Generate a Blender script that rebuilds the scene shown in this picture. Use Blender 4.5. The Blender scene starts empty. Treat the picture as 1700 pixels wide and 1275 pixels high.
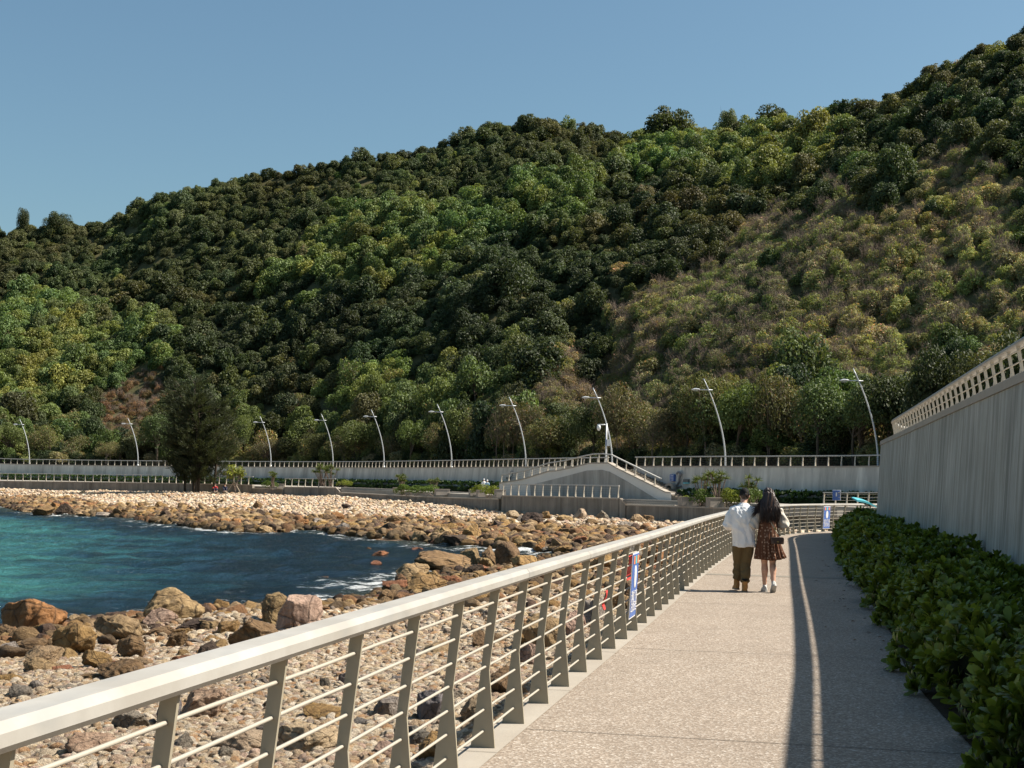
import bpy, bmesh, math, random
import numpy as np
from mathutils import Vector, Matrix, noise as mnoise
random.seed(7); rng = np.random.default_rng(7)
SC = bpy.context.scene; COL = SC.collection
# ---------------------------------------------------------------- camera numbers (also used to survey positions)
F = 2361.; PITCH = math.atan(164.6/2361); ROLL = math.radians(1.0); EYE = 1.82
def _basis():
    f = np.array([0, math.cos(PITCH), math.sin(PITCH)]); r0 = np.array([1., 0, 0]); u0 = np.cross(r0, f)
    c, s = math.cos(ROLL), math.sin(ROLL)
    return r0*c+u0*s, -r0*s+u0*c, f
R_, U_, F_ = _basis()
def ray(x, y): return F_+R_*(x-850)/F+U_*(637.5-y)/F
def gp(x, y, z=0.):
    d = ray(x, y); return np.array([0, 0, EYE])+d*((z-EYE)/d[2])
def dp(x, y, D):
    d = ray(x, y); return np.array([0, 0, EYE])+d*(D/d[1])
def plane_pt(x, y, P0, n):                 # ray meets the vertical plane through P0 with normal n
    d = ray(x, y); o = np.array([0, 0, EYE]); n = np.array([n[0], n[1], 0.]); P0 = np.array([P0[0], P0[1], 0.])
    return o+d*(((P0-o)@n)/(d@n))
def proj(P):
    v = np.asarray(P, float)-np.array([0, 0, EYE]); w = v@F_
    return 850+F*(v@R_)/w, 637.5-F*(v@U_)/w, w
# ---------------------------------------------------------------- helpers
def tag(o, label=None, cat=None, group=None, kind=None):
    if label: o['label'] = label
    if cat: o['category'] = cat
    if group: o['group'] = group
    if kind: o['kind'] = kind
    return o
def thing(name, loc, label, cat, group=None, rz=0.):
    o = bpy.data.objects.new(name, None); COL.objects.link(o); o.empty_display_size = .2
    o.location = loc; o.rotation_euler = (0, 0, rz); return tag(o, label, cat, group)
def link(name, me, parent=None, mat=None, smooth=False):
    o = bpy.data.objects.new(name, me)
    COL.objects.link(o)
    if mat is not None:
        me.materials.clear()
        for m in (mat if isinstance(mat, (list, tuple)) else [mat]): me.materials.append(m)
    if smooth: me.polygons.foreach_set('use_smooth', [True]*len(me.polygons))
    if parent is not None: o.parent = parent
    return o
def wm(o):
    m = Matrix.LocRotScale(o.location, o.rotation_euler, o.scale)
    return m if o.parent is None else wm(o.parent) @ m
class MB:
    """collects shapes, given in world space, and links them as ONE mesh object"""
    def __init__(s): s.v = []; s.f = []; s.mi = []; s.m = 0
    def add(s, vs, fs):
        b = len(s.v); s.v += [tuple(map(float, p)) for p in vs]; s.f += [tuple(b+i for i in f) for f in fs]; s.mi += [s.m]*len(fs)
    def box(s, c, size, rz=0., M=None):
        x, y, z = [a/2 for a in size]
        vs = [(-x,-y,-z),(x,-y,-z),(x,y,-z),(-x,y,-z),(-x,-y,z),(x,-y,z),(x,y,z),(-x,y,z)]
        c_, s_ = math.cos(rz), math.sin(rz)
        if M is None: vs = [(c[0]+a*c_-b*s_, c[1]+a*s_+b*c_, c[2]+d) for a, b, d in vs]
        else: vs = [tuple(M @ Vector(p)+Vector(c)) for p in vs]
        s.add(vs, [(0,3,2,1),(4,5,6,7),(0,1,5,4),(1,2,6,5),(2,3,7,6),(3,0,4,7)])
    def tube(s, pts, rad, n=8, cap=True, flat=1.):
        pts = [Vector(p) for p in pts]; k = len(pts)
        if not hasattr(rad, '__len__'): rad = [rad]*k
        prev = None; vs = []
        for i, p in enumerate(pts):
            t = (pts[min(i+1, k-1)]-pts[max(i-1, 0)])
            t = t.normalized() if t.length > 1e-9 else Vector((0, 0, 1))
            if prev is None:
                a = Vector((0, 0, 1)) if abs(t.z) < .9 else Vector((1, 0, 0)); x = t.cross(a).normalized()
            else: x = (prev-t*prev.dot(t)).normalized()
            prev = x; y = t.cross(x)
            for j in range(n):
                a = 2*math.pi*j/n; vs.append(p+(x*math.cos(a)+y*math.sin(a)*flat)*rad[i])
        fs = [(i*n+j, i*n+(j+1) % n, (i+1)*n+(j+1) % n, (i+1)*n+j) for i in range(k-1) for j in range(n)]
        if cap: fs += [tuple(range(n))[::-1], tuple(range((k-1)*n, k*n))]
        s.add(vs, fs)
    def ring(s, secs, cap=True):           # loft through sections with equal point counts
        n = len(secs[0]); vs = [p for q in secs for p in q]; k = len(secs)
        fs = [(i*n+j, i*n+(j+1) % n, (i+1)*n+(j+1) % n, (i+1)*n+j) for i in range(k-1) for j in range(n)]
        if cap: fs += [tuple(range(n))[::-1], tuple(range((k-1)*n, k*n))]
        s.add(vs, fs)
    def prism(s, poly, z0, z1):            # poly 2-D ccw, z scalars
        n = len(poly)
        s.add([(p[0], p[1], z0) for p in poly]+[(p[0], p[1], z1) for p in poly],
              [tuple(range(n))[::-1], tuple(range(n, 2*n))]+[(i, (i+1) % n, n+(i+1) % n, n+i) for i in range(n)])
    def build(s, name, mat, parent=None, origin=None, smooth=False):
        if origin is None:
            origin = (0, 0, 0) if parent is None else None
        if parent is not None and origin is None:
            Mi = wm(parent).inverted(); vs = [tuple(Mi @ Vector(p)) for p in s.v]
        else: vs = [(p[0]-origin[0], p[1]-origin[1], p[2]-origin[2]) for p in s.v]
        me = bpy.data.meshes.new(name); me.from_pydata(vs, [], s.f)
        o = link(name, me, parent, mat, smooth)
        if isinstance(mat, (list, tuple)): me.polygons.foreach_set('material_index', s.mi)
        if parent is None: o.location = origin
        me.update(); return o
def local_build(mb, name, mat, parent, smooth=False):        # shapes already given in the parent's own space
    me = bpy.data.meshes.new(name); me.from_pydata(mb.v, [], mb.f); me.update()
    o = link(name, me, parent, mat, smooth)
    if isinstance(mat, (list, tuple)): me.polygons.foreach_set('material_index', mb.mi)
    return o
def np_mesh(name, V, Q, smooth=False):                      # fast quads/tris from numpy
    me = bpy.data.meshes.new(name); V = np.asarray(V, np.float32); Q = np.asarray(Q, np.int32); k = Q.shape[1]
    me.vertices.add(len(V)); me.vertices.foreach_set('co', V.ravel())
    me.loops.add(Q.size); me.loops.foreach_set('vertex_index', Q.ravel())
    me.polygons.add(len(Q)); me.polygons.foreach_set('loop_start', np.arange(0, Q.size, k, dtype=np.int32))
    me.update(calc_edges=True)
    if smooth: me.polygons.foreach_set('use_smooth', np.ones(len(Q), bool))
    me.validate(); return me
def resample(pts, step):
    P = np.array(pts, float); d = np.r_[0, np.cumsum(np.linalg.norm(np.diff(P[:, :2], axis=0), axis=1))]
    n = max(2, int(round(d[-1]/step))+1); t = np.linspace(0, d[-1], n)
    return np.stack([np.interp(t, d, P[:, k]) for k in range(P.shape[1])], 1)
def smooth_curve(pts, step=1., it=30):
    Q = resample(pts, step)
    for _ in range(it): Q[1:-1] = Q[1:-1]*.5+(Q[:-2]+Q[2:])*.25
    return resample(Q, step)
def frames2d(Q):
    T = np.gradient(Q[:, :2], axis=0); T /= np.linalg.norm(T, axis=1)[:, None]
    return T, np.stack([-T[:, 1], T[:, 0]], 1)              # tangent, left normal
def vnoise(x, y, s, seed=0):                                 # value noise on a lattice, vectorised
    r = np.random.default_rng(seed+11); G = r.random((256, 256)); X = np.asarray(x)/s+97.3; Y = np.asarray(y)/s+41.7
    i = np.floor(X).astype(int); j = np.floor(Y).astype(int); fx = X-i; fy = Y-j
    fx = fx*fx*(3-2*fx); fy = fy*fy*(3-2*fy); g = lambda a, b: G[a % 256, b % 256]
    return (g(i, j)*(1-fx)+g(i+1, j)*fx)*(1-fy)+(g(i, j+1)*(1-fx)+g(i+1, j+1)*fx)*fy-.5
def inpoly(x, y, poly):
    x = np.asarray(x, float); y = np.asarray(y, float); c = np.zeros(x.shape, bool); n = len(poly)
    for i in range(n):
        x0, y0 = poly[i][:2]; x1, y1 = poly[(i+1) % n][:2]
        if y0 == y1: continue
        c ^= ((y0 > y) != (y1 > y)) & (x < (x1-x0)*(y-y0)/(y1-y0)+x0)
    return c
def pdist(x, y, line):
    x = np.asarray(x, float); y = np.asarray(y, float); best = np.full(x.shape, 1e9)
    for (x0, y0), (x1, y1) in zip(line[:-1], line[1:]):
        dx, dy = x1-x0, y1-y0; t = np.clip(((x-x0)*dx+(y-y0)*dy)/(dx*dx+dy*dy+1e-9), 0, 1)
        best = np.minimum(best, np.hypot(x-x0-t*dx, y-y0-t*dy))
    return best
ORD = ['leftmost']+[q+' from left' for q in ('second', 'third', 'fourth', 'fifth', 'sixth', 'seventh', 'eighth', 'ninth', 'tenth', 'eleventh', 'twelfth', 'thirteenth', 'fourteenth', 'fifteenth', 'sixteenth')]
def finish_labels(objs):                                     # equal labels get a left-to-right rank
    by = {}
    for o in objs: by.setdefault(o['label'], []).append(o)
    for l, os_ in by.items():
        if len(os_) < 2: continue
        os_.sort(key=lambda o: proj(o.location)[0])
        for i, o in enumerate(os_[:16]):
            o['label'] = l+', '+(ORD[i] if i < len(os_)-1 else 'rightmost')
            if len(o['label'].split()) > 16: print('LONG', o['label'])
# ---------------------------------------------------------------- materials
MATS = {}
class NT:
    def __init__(s, name):
        s.mat = bpy.data.materials.new(name); s.mat.use_nodes = True; s.t = s.mat.node_tree; s.n = s.t.nodes; s.l = s.t.links
        s.bsdf = s.n['Principled BSDF']; s.out = s.n['Material Output']; MATS[name] = s.mat
    def N(s, typ, **kw):
        nd = s.n.new(typ)
        for k, v in kw.items():
            if k in nd.inputs: nd.inputs[k].default_value = v
            else: setattr(nd, k, v)
        return nd
    def link(s, a, b): s.l.new(a, b)
    def noise(s, scale, detail=4, rough=.55, vec=None, stretch=None):
        nd = s.N('ShaderNodeTexNoise'); nd.inputs['Scale'].default_value = scale; nd.inputs['Detail'].default_value = detail; nd.inputs['Roughness'].default_value = rough
        if vec is not None:
            if stretch is not None:
                mp = s.N('ShaderNodeMapping'); mp.inputs['Scale'].default_value = stretch; s.link(vec, mp.inputs[0]); vec = mp.outputs[0]
            s.link(vec, nd.inputs['Vector'])
        return nd.outputs['Fac']
    def ramp(s, fac, stops):
        nd = s.N('ShaderNodeValToRGB'); e = nd.color_ramp.elements
        while len(e) < len(stops): e.new(.5)
        for i, (p, c) in enumerate(stops):
            e[i].position = p; e[i].color = (*c, 1) if hasattr(c, '__len__') else (c, c, c, 1)
        s.link(fac, nd.inputs[0]); return nd.outputs[0]
    def mix(s, fac, a, b, typ='MIX'):
        nd = s.N('ShaderNodeMix', data_type='RGBA', blend_type=typ)
        for v, i in ((fac, 0), (a, 6), (b, 7)):
            if hasattr(v, 'links'): s.link(v, nd.inputs[i])
            elif i == 0: nd.inputs[0].default_value = v
            else: nd.inputs[i].default_value = (*v, 1) if hasattr(v, '__len__') else (v, v, v, 1)
        return nd.outputs[2]
    def math(s, op, a, b=0., clamp=False):
        nd = s.N('ShaderNodeMath', operation=op, use_clamp=clamp)
        for v, i in ((a, 0), (b, 1)):
            if hasattr(v, 'links'): s.link(v, nd.inputs[i])
            else: nd.inputs[i].default_value = v
        return nd.outputs[0]
    def bump(s, h, strength=.5, dist=.02, nrm=None):
        nd = s.N('ShaderNodeBump'); nd.inputs['Strength'].default_value = strength; nd.inputs['Distance'].default_value = dist; s.link(h, nd.inputs['Height'])
        if nrm is not None: s.link(nrm, nd.inputs['Normal'])
        return nd.outputs[0]
    def pos(s): return s.N('ShaderNodeNewGeometry').outputs['Position']
    def obj(s): return s.N('ShaderNodeTexCoord').outputs['Object']
    def set(s, col=None, rough=None, nrm=None, metal=None, spec=None):
        for v, k in ((col, 'Base Color'), (rough, 'Roughness'), (nrm, 'Normal'), (metal, 'Metallic'), (spec, 'Specular IOR Level')):
            if v is None: continue
            if hasattr(v, 'links'): s.link(v, s.bsdf.inputs[k])
            elif k == 'Base Color': s.bsdf.inputs[k].default_value = (*v, 1)
            else: s.bsdf.inputs[k].default_value = v
        return s.mat
def simple(name, col, rough=.6, var=.15, scale=6., bump=.15, metal=0., spec=.5, objspace=False, bd=.01):
    t = NT(name); p = t.obj() if objspace else t.pos()
    f = t.noise(scale, 5, .6, p); c = t.mix(f, tuple(x*(1-var) for x in col), tuple(min(1, x*(1+var)) for x in col))
    f2 = t.noise(scale*7, 4, .6, p)
    return t.set(c, rough, t.bump(f2, bump, bd), metal, spec)
def concrete(name, c0, c1, streak=None, joint=None):
    t = NT(name); p = t.pos()
    a = t.noise(.7, 6, .65, p); c = t.mix(t.ramp(a, [(.3, 0.), (.7, 1.)]), c0, c1)
    if streak:
        st = t.noise(1., 5, .7, p, (streak, streak, .07)); c = t.mix(t.ramp(st, [(.42, 0.), (.72, 1.)]), c, tuple(x*.55 for x in c0))
        st2 = t.noise(1., 4, .7, p, (streak*2.2, streak*2.2, .05)); c = t.mix(t.math('MULTIPLY', t.ramp(st2, [(.56, 0.), (.72, 1.)]), .55), c, tuple(min(1, x*1.5) for x in c1))
    g = t.noise(30, 4, .7, p)
    return t.set(c, .85, t.bump(g, .25, .01), spec=.25)
M = {}
def mats():
    # exposed-aggregate paving
    t = NT('aggregate_paving'); p = t.pos()
    vo = t.N('ShaderNodeTexVoronoi'); vo.inputs['Scale'].default_value = 62; t.link(p, vo.inputs['Vector'])
    sep = t.N('ShaderNodeSeparateColor'); t.link(vo.outputs['Color'], sep.inputs[0])
    c = t.ramp(sep.outputs[0], [(0., (0.18, 0.144, 0.111)), (.35, (0.244, 0.198, 0.155)), (.7, (0.295, 0.238, 0.187)), (.9, (0.403, 0.352, 0.295)), (1., (0.475, 0.432, 0.382))])
    c = t.mix(t.math('MULTIPLY', t.ramp(t.noise(.55, 5, .6, p), [(.35, 0.), (.75, 1.)]), .35), c, (0.158, 0.125, 0.099))
    c = t.mix(t.math('MULTIPLY', t.ramp(t.noise(3., 6, .7, p, (1, .5, 1)), [(.5, 0.), (.75, 1.)]), .3), c, (0.145, 0.119, 0.0924))
    M['pave'] = t.set(c, .85, t.bump(vo.outputs['Distance'], .5, .006), spec=.25)
    M['kerb'] = concrete('pale_kerb_concrete', (0.272, 0.238, 0.197), (0.354, 0.32, 0.272))
    M['joint'] = simple('joint_filler', (0.112, 0.0924, 0.0726), .9)
    M['coping'] = concrete('coping_concrete', (0.331, 0.288, 0.238), (0.389, 0.346, 0.295))
    M['wallnear'] = concrete('streaked_wall_concrete', (.33, .315, .27), (.47, .45, .405), streak=3.2)
    M['panel'] = concrete('dark_panel_paint', (.40, .37, .33), (.45, .42, .38), streak=.5)
    M['stair'] = concrete('stair_concrete', (.15, .125, .095), (.23, .195, .155))
    M['wallfar'] = concrete('grey_wall_paint', (.56, .52, .465), (.64, .60, .54), streak=.5)
    M['wallband'] = concrete('light_grey_wall_paint', (.62, .58, .53), (.68, .64, .59))
    M['seawall'] = concrete('stained_concrete', (0.203, 0.18, 0.15), (0.3, 0.27, 0.232), streak=.9)
    M['step'] = concrete('step_concrete', (0.286, 0.258, 0.224), (0.34, 0.313, 0.272))
    # rails
    t = NT('weathered_handrail'); p = t.pos()
    a = t.ramp(t.noise(2.2, 6, .65, p), [(.35, 0.), (.65, 1.)])
    c = t.mix(a, (0.409, 0.389, 0.356), (0.488, 0.475, 0.449)); c = t.mix(t.math('MULTIPLY', t.ramp(t.noise(5., 3, .5, p, (1, .35, 1)), [(.52, 0.), (.64, 1.)]), .45), c, (0.33, 0.337, 0.337))
    M['handrail'] = t.set(t.mix(1., c, (.80, .79, .77), 'MULTIPLY'), .5, t.bump(t.noise(60, 3, .6, p), .08, .004), spec=.4)
    M['post'] = simple('taupe_post_paint', (.31, .275, .205), .5, .1, 3., .05, 0., .4)
    M['cream'] = simple('cream_rail_paint', (0.459, 0.414, 0.34), .5, .08, 3., .05)
    M['railtop'] = simple('pale_rail_paint', (0.407, 0.392, 0.363), .5, .08, 3., .05)
    M['cable'] = simple('steel_cable', (0.446, 0.41, 0.346), .45, .1, 30., .1, .2)
    M['lampmetal'] = simple('lamp_metal', (.50, .52, .54), .42, .08, 3., .03, .3)
    M['lamphead'] = simple('lamp_head_paint', (0.624, 0.64, 0.656), .35, .05, 3., .02)
    M['glass'] = simple('lamp_glass', (.7, .7, .66), .2, .05, 5., .02)
    M['dark'] = simple('dark_metal', (.03, .03, .035), .5)
    M['bluebin'] = simple('blue_plastic', (.03, .09, .30), .45)
    M['signblue'] = simple('sign_blue', (.06, .13, .38), .45, .05)
    M['signwhite'] = simple('sign_white', (0.624, 0.624, 0.64), .5, .04)
    M['signred'] = simple('sign_red', (.55, .04, .035), .6, .2, 8.)
    M['signorange'] = simple('sign_orange', (.75, .25, .12), .5, .05)
    M['signteal'] = simple('sign_teal', (.12, .50, .55), .5, .05)
    M['numeral'] = simple('numeral_grey', (.17, .17, .175), .5, .1)
    M['picture'] = simple('picture_panel', (.10, .11, .11), .5, .5, 3.)
    M['planter'] = concrete('planter_stone', (0.28, 0.245, 0.21), (0.35, 0.315, 0.273))
    M['soil'] = simple('hill_soil', (.085, .078, .036), .95, .5, .25, .6, 0, .1, bd=.2)
    M['bed'] = simple('bed_soil', (.05, .038, .026), .95, .4, 5., .6, 0, .1, bd=.03)
    M['wood'] = simple('stake_wood', (.45, .36, .26), .8, .2, 8.)
    # skin and clothes
    def cloth(name, col, rough=.85, wr=.5, sc=9.):
        t = NT(name); p = t.obj(); w = t.noise(sc, 3, .55, p, (1.6, 1.6, .55)); f = t.noise(250, 2, .5, p)
        c = t.mix(t.noise(5, 3, .5, p), tuple(x*.9 for x in col), tuple(min(1, x*1.06) for x in col))
        return t.set(c, rough, t.bump(f, .1, .002, t.bump(w, wr, .04)), spec=.15)
    M['whitecloth'] = cloth('white_cotton', (.82, .82, .82), .9, .7, 7.)
    M['creamcloth'] = cloth('cream_cotton', (0.562, 0.511, 0.444), .9, .6, 9.)
    M['khaki'] = cloth('olive_khaki_cotton', (.15, .105, .05), .85, .9, 11.)
    M['bluecloth'] = cloth('pale_blue_cotton', (.32, .48, .60)); M['darkcloth'] = cloth('navy_cotton', (.03, .035, .06)); M['redcloth'] = cloth('red_cotton', (.45, .03, .03))
    M['beigecloth'] = cloth('beige_cotton', (.35, .29, .22)); M['blackcloth'] = cloth('black_cotton', (.012, .012, .013), .8, .2)
    M['skin'] = simple('skin', (.56, .33, .23), .5, .08, 9., .05, objspace=True); M['hair'] = None
    t = NT('dark_hair'); p = t.obj(); s1 = t.noise(60, 4, .6, p, (1, 1, .04)); c = t.ramp(s1, [(.3, (.012, .007, .005)), (.6, (.035, .017, .011)), (.8, (.11, .048, .03))])
    M['hair'] = t.set(c, .38, t.bump(s1, .6, .01), spec=.5)
    t = NT('patterned_brown_dress'); p = t.obj()
    vo = t.N('ShaderNodeTexVoronoi'); vo.inputs['Scale'].default_value = 19.; vo.inputs['Randomness'].default_value = .6; t.link(p, vo.inputs['Vector'])
    dots = t.ramp(vo.outputs['Distance'], [(.24, 1.), (.34, 0.)])
    c = t.mix(t.noise(8, 3, .6, p), (.085, .036, .019), (.14, .06, .032)); c = t.mix(dots, c, (.36, .25, .18))
    M['dress'] = t.set(c, .7, t.bump(t.noise(10, 3, .5, p, (1.5, 1.5, .5)), .5, .03), spec=.2)
    M['tanboot'] = simple('tan_nubuck', (0.425, 0.196, 0.051), .7, .12, 14., .2, objspace=True)
    M['sole'] = simple('rubber_sole', (0.247, 0.203, 0.15), .7, objspace=True); M['whiteshoe'] = simple('white_sneaker', (0.495, 0.488, 0.465), .6, .1, 10., objspace=True)
    M['greysole'] = simple('grey_sole', (.34, .34, .33), .7, objspace=True)
    M['sock'] = simple('white_sock', (0.576, 0.576, 0.584), .9, .05, 20., .3, objspace=True); M['sockband'] = simple('grey_sock_band', (0.16, 0.16, 0.184), .9, objspace=True)
    M['leather'] = simple('dark_brown_leather', (.055, .032, .024), .38, .4, 12., .4, objspace=True); M['strap'] = simple('strap_canvas', (.42, .36, .27), .7, .2, 30., objspace=True)
    M['gold'] = simple('brass_buckle', (.8, .55, .2), .3, .05, 10., .02, .9)
    M['teal'] = simple('turquoise_panel', (.10, .42, .50), .4, .05)
    # bark
    t = NT('bark'); p = t.obj(); a = t.noise(3, 5, .65, p, (1, 1, .25)); M['bark'] = t.set(t.ramp(a, [(.3, (.035, .026, .02)), (.7, (.12, .095, .07))]), .9, t.bump(a, .5, .05), spec=.1)
    t = NT('pale_twig'); p = t.obj(); a = t.noise(3, 3, .6, p); M['twig'] = t.set(t.ramp(a, [(.3, (.14, .105, .08)), (.7, (.27, .21, .17))]), .9, spec=.1)
    # foliage: base colour from the object's colour, or from the stuff's own attribute; leaf tint varies leaf by leaf
    def foliage(name, inst, transl=.28, rough=.6):
        t = NT(name)
        if inst:
            at = t.N('ShaderNodeAttribute', attribute_type='INSTANCER', attribute_name='col'); base = at.outputs['Color']
        else: base = t.N('ShaderNodeObjectInfo').outputs['Color']
        tn = t.N('ShaderNodeAttribute', attribute_name='tint')
        c = t.mix(1., base, tn.outputs['Color'], 'MULTIPLY')
        t.set(c, rough, spec=.25)
        tr = t.N('ShaderNodeBsdfTranslucent'); cc = t.mix(1., c, (1.2, 1.2, .55), 'MULTIPLY'); t.link(cc, tr.inputs[0])
        mx = t.N('ShaderNodeMixShader'); mx.inputs[0].default_value = transl
        t.link(t.bsdf.outputs[0], mx.inputs[1]); t.link(tr.outputs[0], mx.inputs[2]); t.link(mx.outputs[0], t.out.inputs[0])
        return t.mat
    M['leaf'] = foliage('leaf', False); M['leafstuff'] = foliage('leaf_of_wood', True)
    M['hedgeleaf'] = foliage('hedge_leaf', False, .3, .38)
    # rock
    def rock(name, inst, sc):
        t = NT(name); p = t.obj()
        if inst:
            base = t.N('ShaderNodeAttribute', attribute_type='INSTANCER', attribute_name='col').outputs['Color']
        else: base = t.N('ShaderNodeObjectInfo').outputs['Color']
        rnd = t.N('ShaderNodeObjectInfo').outputs['Random']; ad = t.N('ShaderNodeVectorMath', operation='ADD'); mu = t.math('MULTIPLY', rnd, 37.)
        t.link(p, ad.inputs[0]); t.link(mu, ad.inputs[1]); p = ad.outputs[0]
        a = t.ramp(t.noise(1.3*sc, 6, .65, p), [(.35, 0.), (.68, 1.)]); c = t.mix(a, t.mix(1., base, (.62, .56, .52), 'MULTIPLY'), t.mix(1., base, (1.22, 1.18, 1.12), 'MULTIPLY'))
        if not inst:
            b = t.ramp(t.noise(2.6*sc, 5, .7, p), [(.55, 0.), (.72, 1.)]); c = t.mix(t.math('MULTIPLY', b, .6), c, (.16, .12, .09))
            w = t.N('ShaderNodeTexWave'); w.inputs['Scale'].default_value = .8; w.inputs['Distortion'].default_value = 9.; w.inputs['Detail'].default_value = 3.; t.link(p, w.inputs[0])
            c = t.mix(t.math('MULTIPLY', t.ramp(w.outputs['Fac'], [(.8, 0.), (.98, 1.)]), .35), c, t.mix(1., base, (1.5, 1.45, 1.4), 'MULTIPLY'))
        f = t.noise(4*sc, 8, .7, p)
        mg = t.N('ShaderNodeTexVoronoi', feature='DISTANCE_TO_EDGE'); mg.inputs['Scale'].default_value = 1.1*sc; t.link(p, mg.inputs['Vector'])
        cr = t.ramp(mg.outputs['Distance'], [(0., 0.), (.05, 1.)])
        nb = t.bump(f, .9, .16); nb = t.bump(cr, .6, .07, nb) if not inst else nb
        if not inst: c = t.mix(t.ramp(mg.outputs['Distance'], [(0., .6), (.03, 0.)]), c, (.05, .035, .025))
        return t.set(c, .82, nb, spec=.25)
    M['rock'] = rock('boulder_stone', False, 1.); M['rubble'] = rock('rubble_stone', True, 1.3); M['pebble'] = rock('pebble_stone', True, 1.)
mats()
def scatter(name, P, rot, scl, idx, protos, col, label, cat):
    n = len(P); me = bpy.data.meshes.new(name); me.vertices.add(n); me.vertices.foreach_set('co', np.asarray(P, np.float32).ravel())
    for an, ty, arr, key in (('rot', 'FLOAT_VECTOR', rot, 'vector'), ('scl', 'FLOAT_VECTOR', scl, 'vector')):
        at = me.attributes.new(an, ty, 'POINT'); at.data.foreach_set(key, np.asarray(arr, np.float32).ravel())
    at = me.attributes.new('idx', 'INT', 'POINT'); at.data.foreach_set('value', np.asarray(idx, np.int32))
    at = me.attributes.new('col', 'FLOAT_COLOR', 'POINT'); c4 = np.ones((n, 4), np.float32); c4[:, :3] = col; at.data.foreach_set('color', c4.ravel())
    o = bpy.data.objects.new(name, me); COL.objects.link(o); tag(o, label, cat, kind='stuff')
    g = bpy.data.node_groups.new(name, 'GeometryNodeTree'); g.interface.new_socket('Geometry', in_out='INPUT', socket_type='NodeSocketGeometry'); g.interface.new_socket('Geometry', in_out='OUTPUT', socket_type='NodeSocketGeometry')
    N = g.nodes.new; L = g.links.new; gi = N('NodeGroupInput'); go = N('NodeGroupOutput'); jn = N('GeometryNodeJoinGeometry')
    def attr(nm, dt):
        a = N('GeometryNodeInputNamedAttribute'); a.data_type = dt; a.inputs['Name'].default_value = nm; return a.outputs['Attribute']
    er = N('FunctionNodeEulerToRotation'); L(attr('rot', 'FLOAT_VECTOR'), er.inputs[0]); sc = attr('scl', 'FLOAT_VECTOR'); ix = attr('idx', 'INT')
    for k, pr in enumerate(protos):
        cmp = N('FunctionNodeCompare'); cmp.data_type = 'INT'; cmp.operation = 'EQUAL'; L(ix, cmp.inputs[2]); cmp.inputs[3].default_value = k
        oi = N('GeometryNodeObjectInfo'); oi.inputs[0].default_value = pr; oi.inputs['As Instance'].default_value = True
        ip = N('GeometryNodeInstanceOnPoints'); L(gi.outputs[0], ip.inputs['Points']); L(cmp.outputs[0], ip.inputs['Selection']); L(oi.outputs['Geometry'], ip.inputs['Instance'])
        L(er.outputs[0], ip.inputs['Rotation']); L(sc, ip.inputs['Scale']); L(ip.outputs[0], jn.inputs[0])
    L(jn.outputs[0], go.inputs[0]); md = o.modifiers.new('scatter', 'NODES'); md.node_group = g
    return o
# ---------------------------------------------------------------- camera, light, sky
cam = bpy.data.objects.new('camera', bpy.data.cameras.new('camera')); COL.objects.link(cam); SC.camera = cam
cam.data.sensor_width = 36.; cam.data.lens = F*36/1700; cam.data.clip_end = 12000; cam.data.clip_start = .1
cam.matrix_world = Matrix(((R_[0], U_[0], -F_[0], 0), (R_[1], U_[1], -F_[1], 0), (R_[2], U_[2], -F_[2], EYE), (0, 0, 0, 1)))
SUN_EL, SUN_AZ = math.radians(48.5), math.radians(4.)       # azimuth measured from +X towards +Y
sd = Vector((math.cos(SUN_EL)*math.cos(SUN_AZ), math.cos(SUN_EL)*math.sin(SUN_AZ), math.sin(SUN_EL)))
sun = bpy.data.objects.new('sun', bpy.data.lights.new('sun', 'SUN')); COL.objects.link(sun)
sun.data.energy = 5.; sun.data.angle = math.radians(.53); sun.data.color = (1., .92, .80)
sun.rotation_euler = sd.to_track_quat('Z', 'Y').to_euler(); sun.location = (60, 0, 80)
W = bpy.data.worlds.new('World'); SC.world = W; W.use_nodes = True; wt = W.node_tree
sky = wt.nodes.new('ShaderNodeTexSky'); sky.sky_type = 'NISHITA'; sky.sun_disc = False; sky.sun_elevation = SUN_EL
sky.sun_rotation = math.pi/2-SUN_AZ; sky.air_density = 1.15; sky.dust_density = 1.6; sky.ozone_density = 2.2; sky.altitude = 0
bg = wt.nodes['Background']; bg.inputs[1].default_value = .05
tm = wt.nodes.new('ShaderNodeMix'); tm.data_type = 'RGBA'; tm.blend_type = 'MULTIPLY'; tm.inputs[0].default_value = 1.; tm.inputs[7].default_value = (1.0, 1.19, 1.16, 1)
wt.links.new(sky.outputs[0], tm.inputs[6]); wt.links.new(tm.outputs[2], bg.inputs[0])
SC.view_settings.view_transform = 'Standard'; SC.view_settings.look = 'None'; SC.view_settings.exposure = .98; SC.view_settings.gamma = 1
SC.cycles.max_bounces = 6; SC.cycles.diffuse_bounces = 3; SC.cycles.transparent_max_bounces = 4
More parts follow.
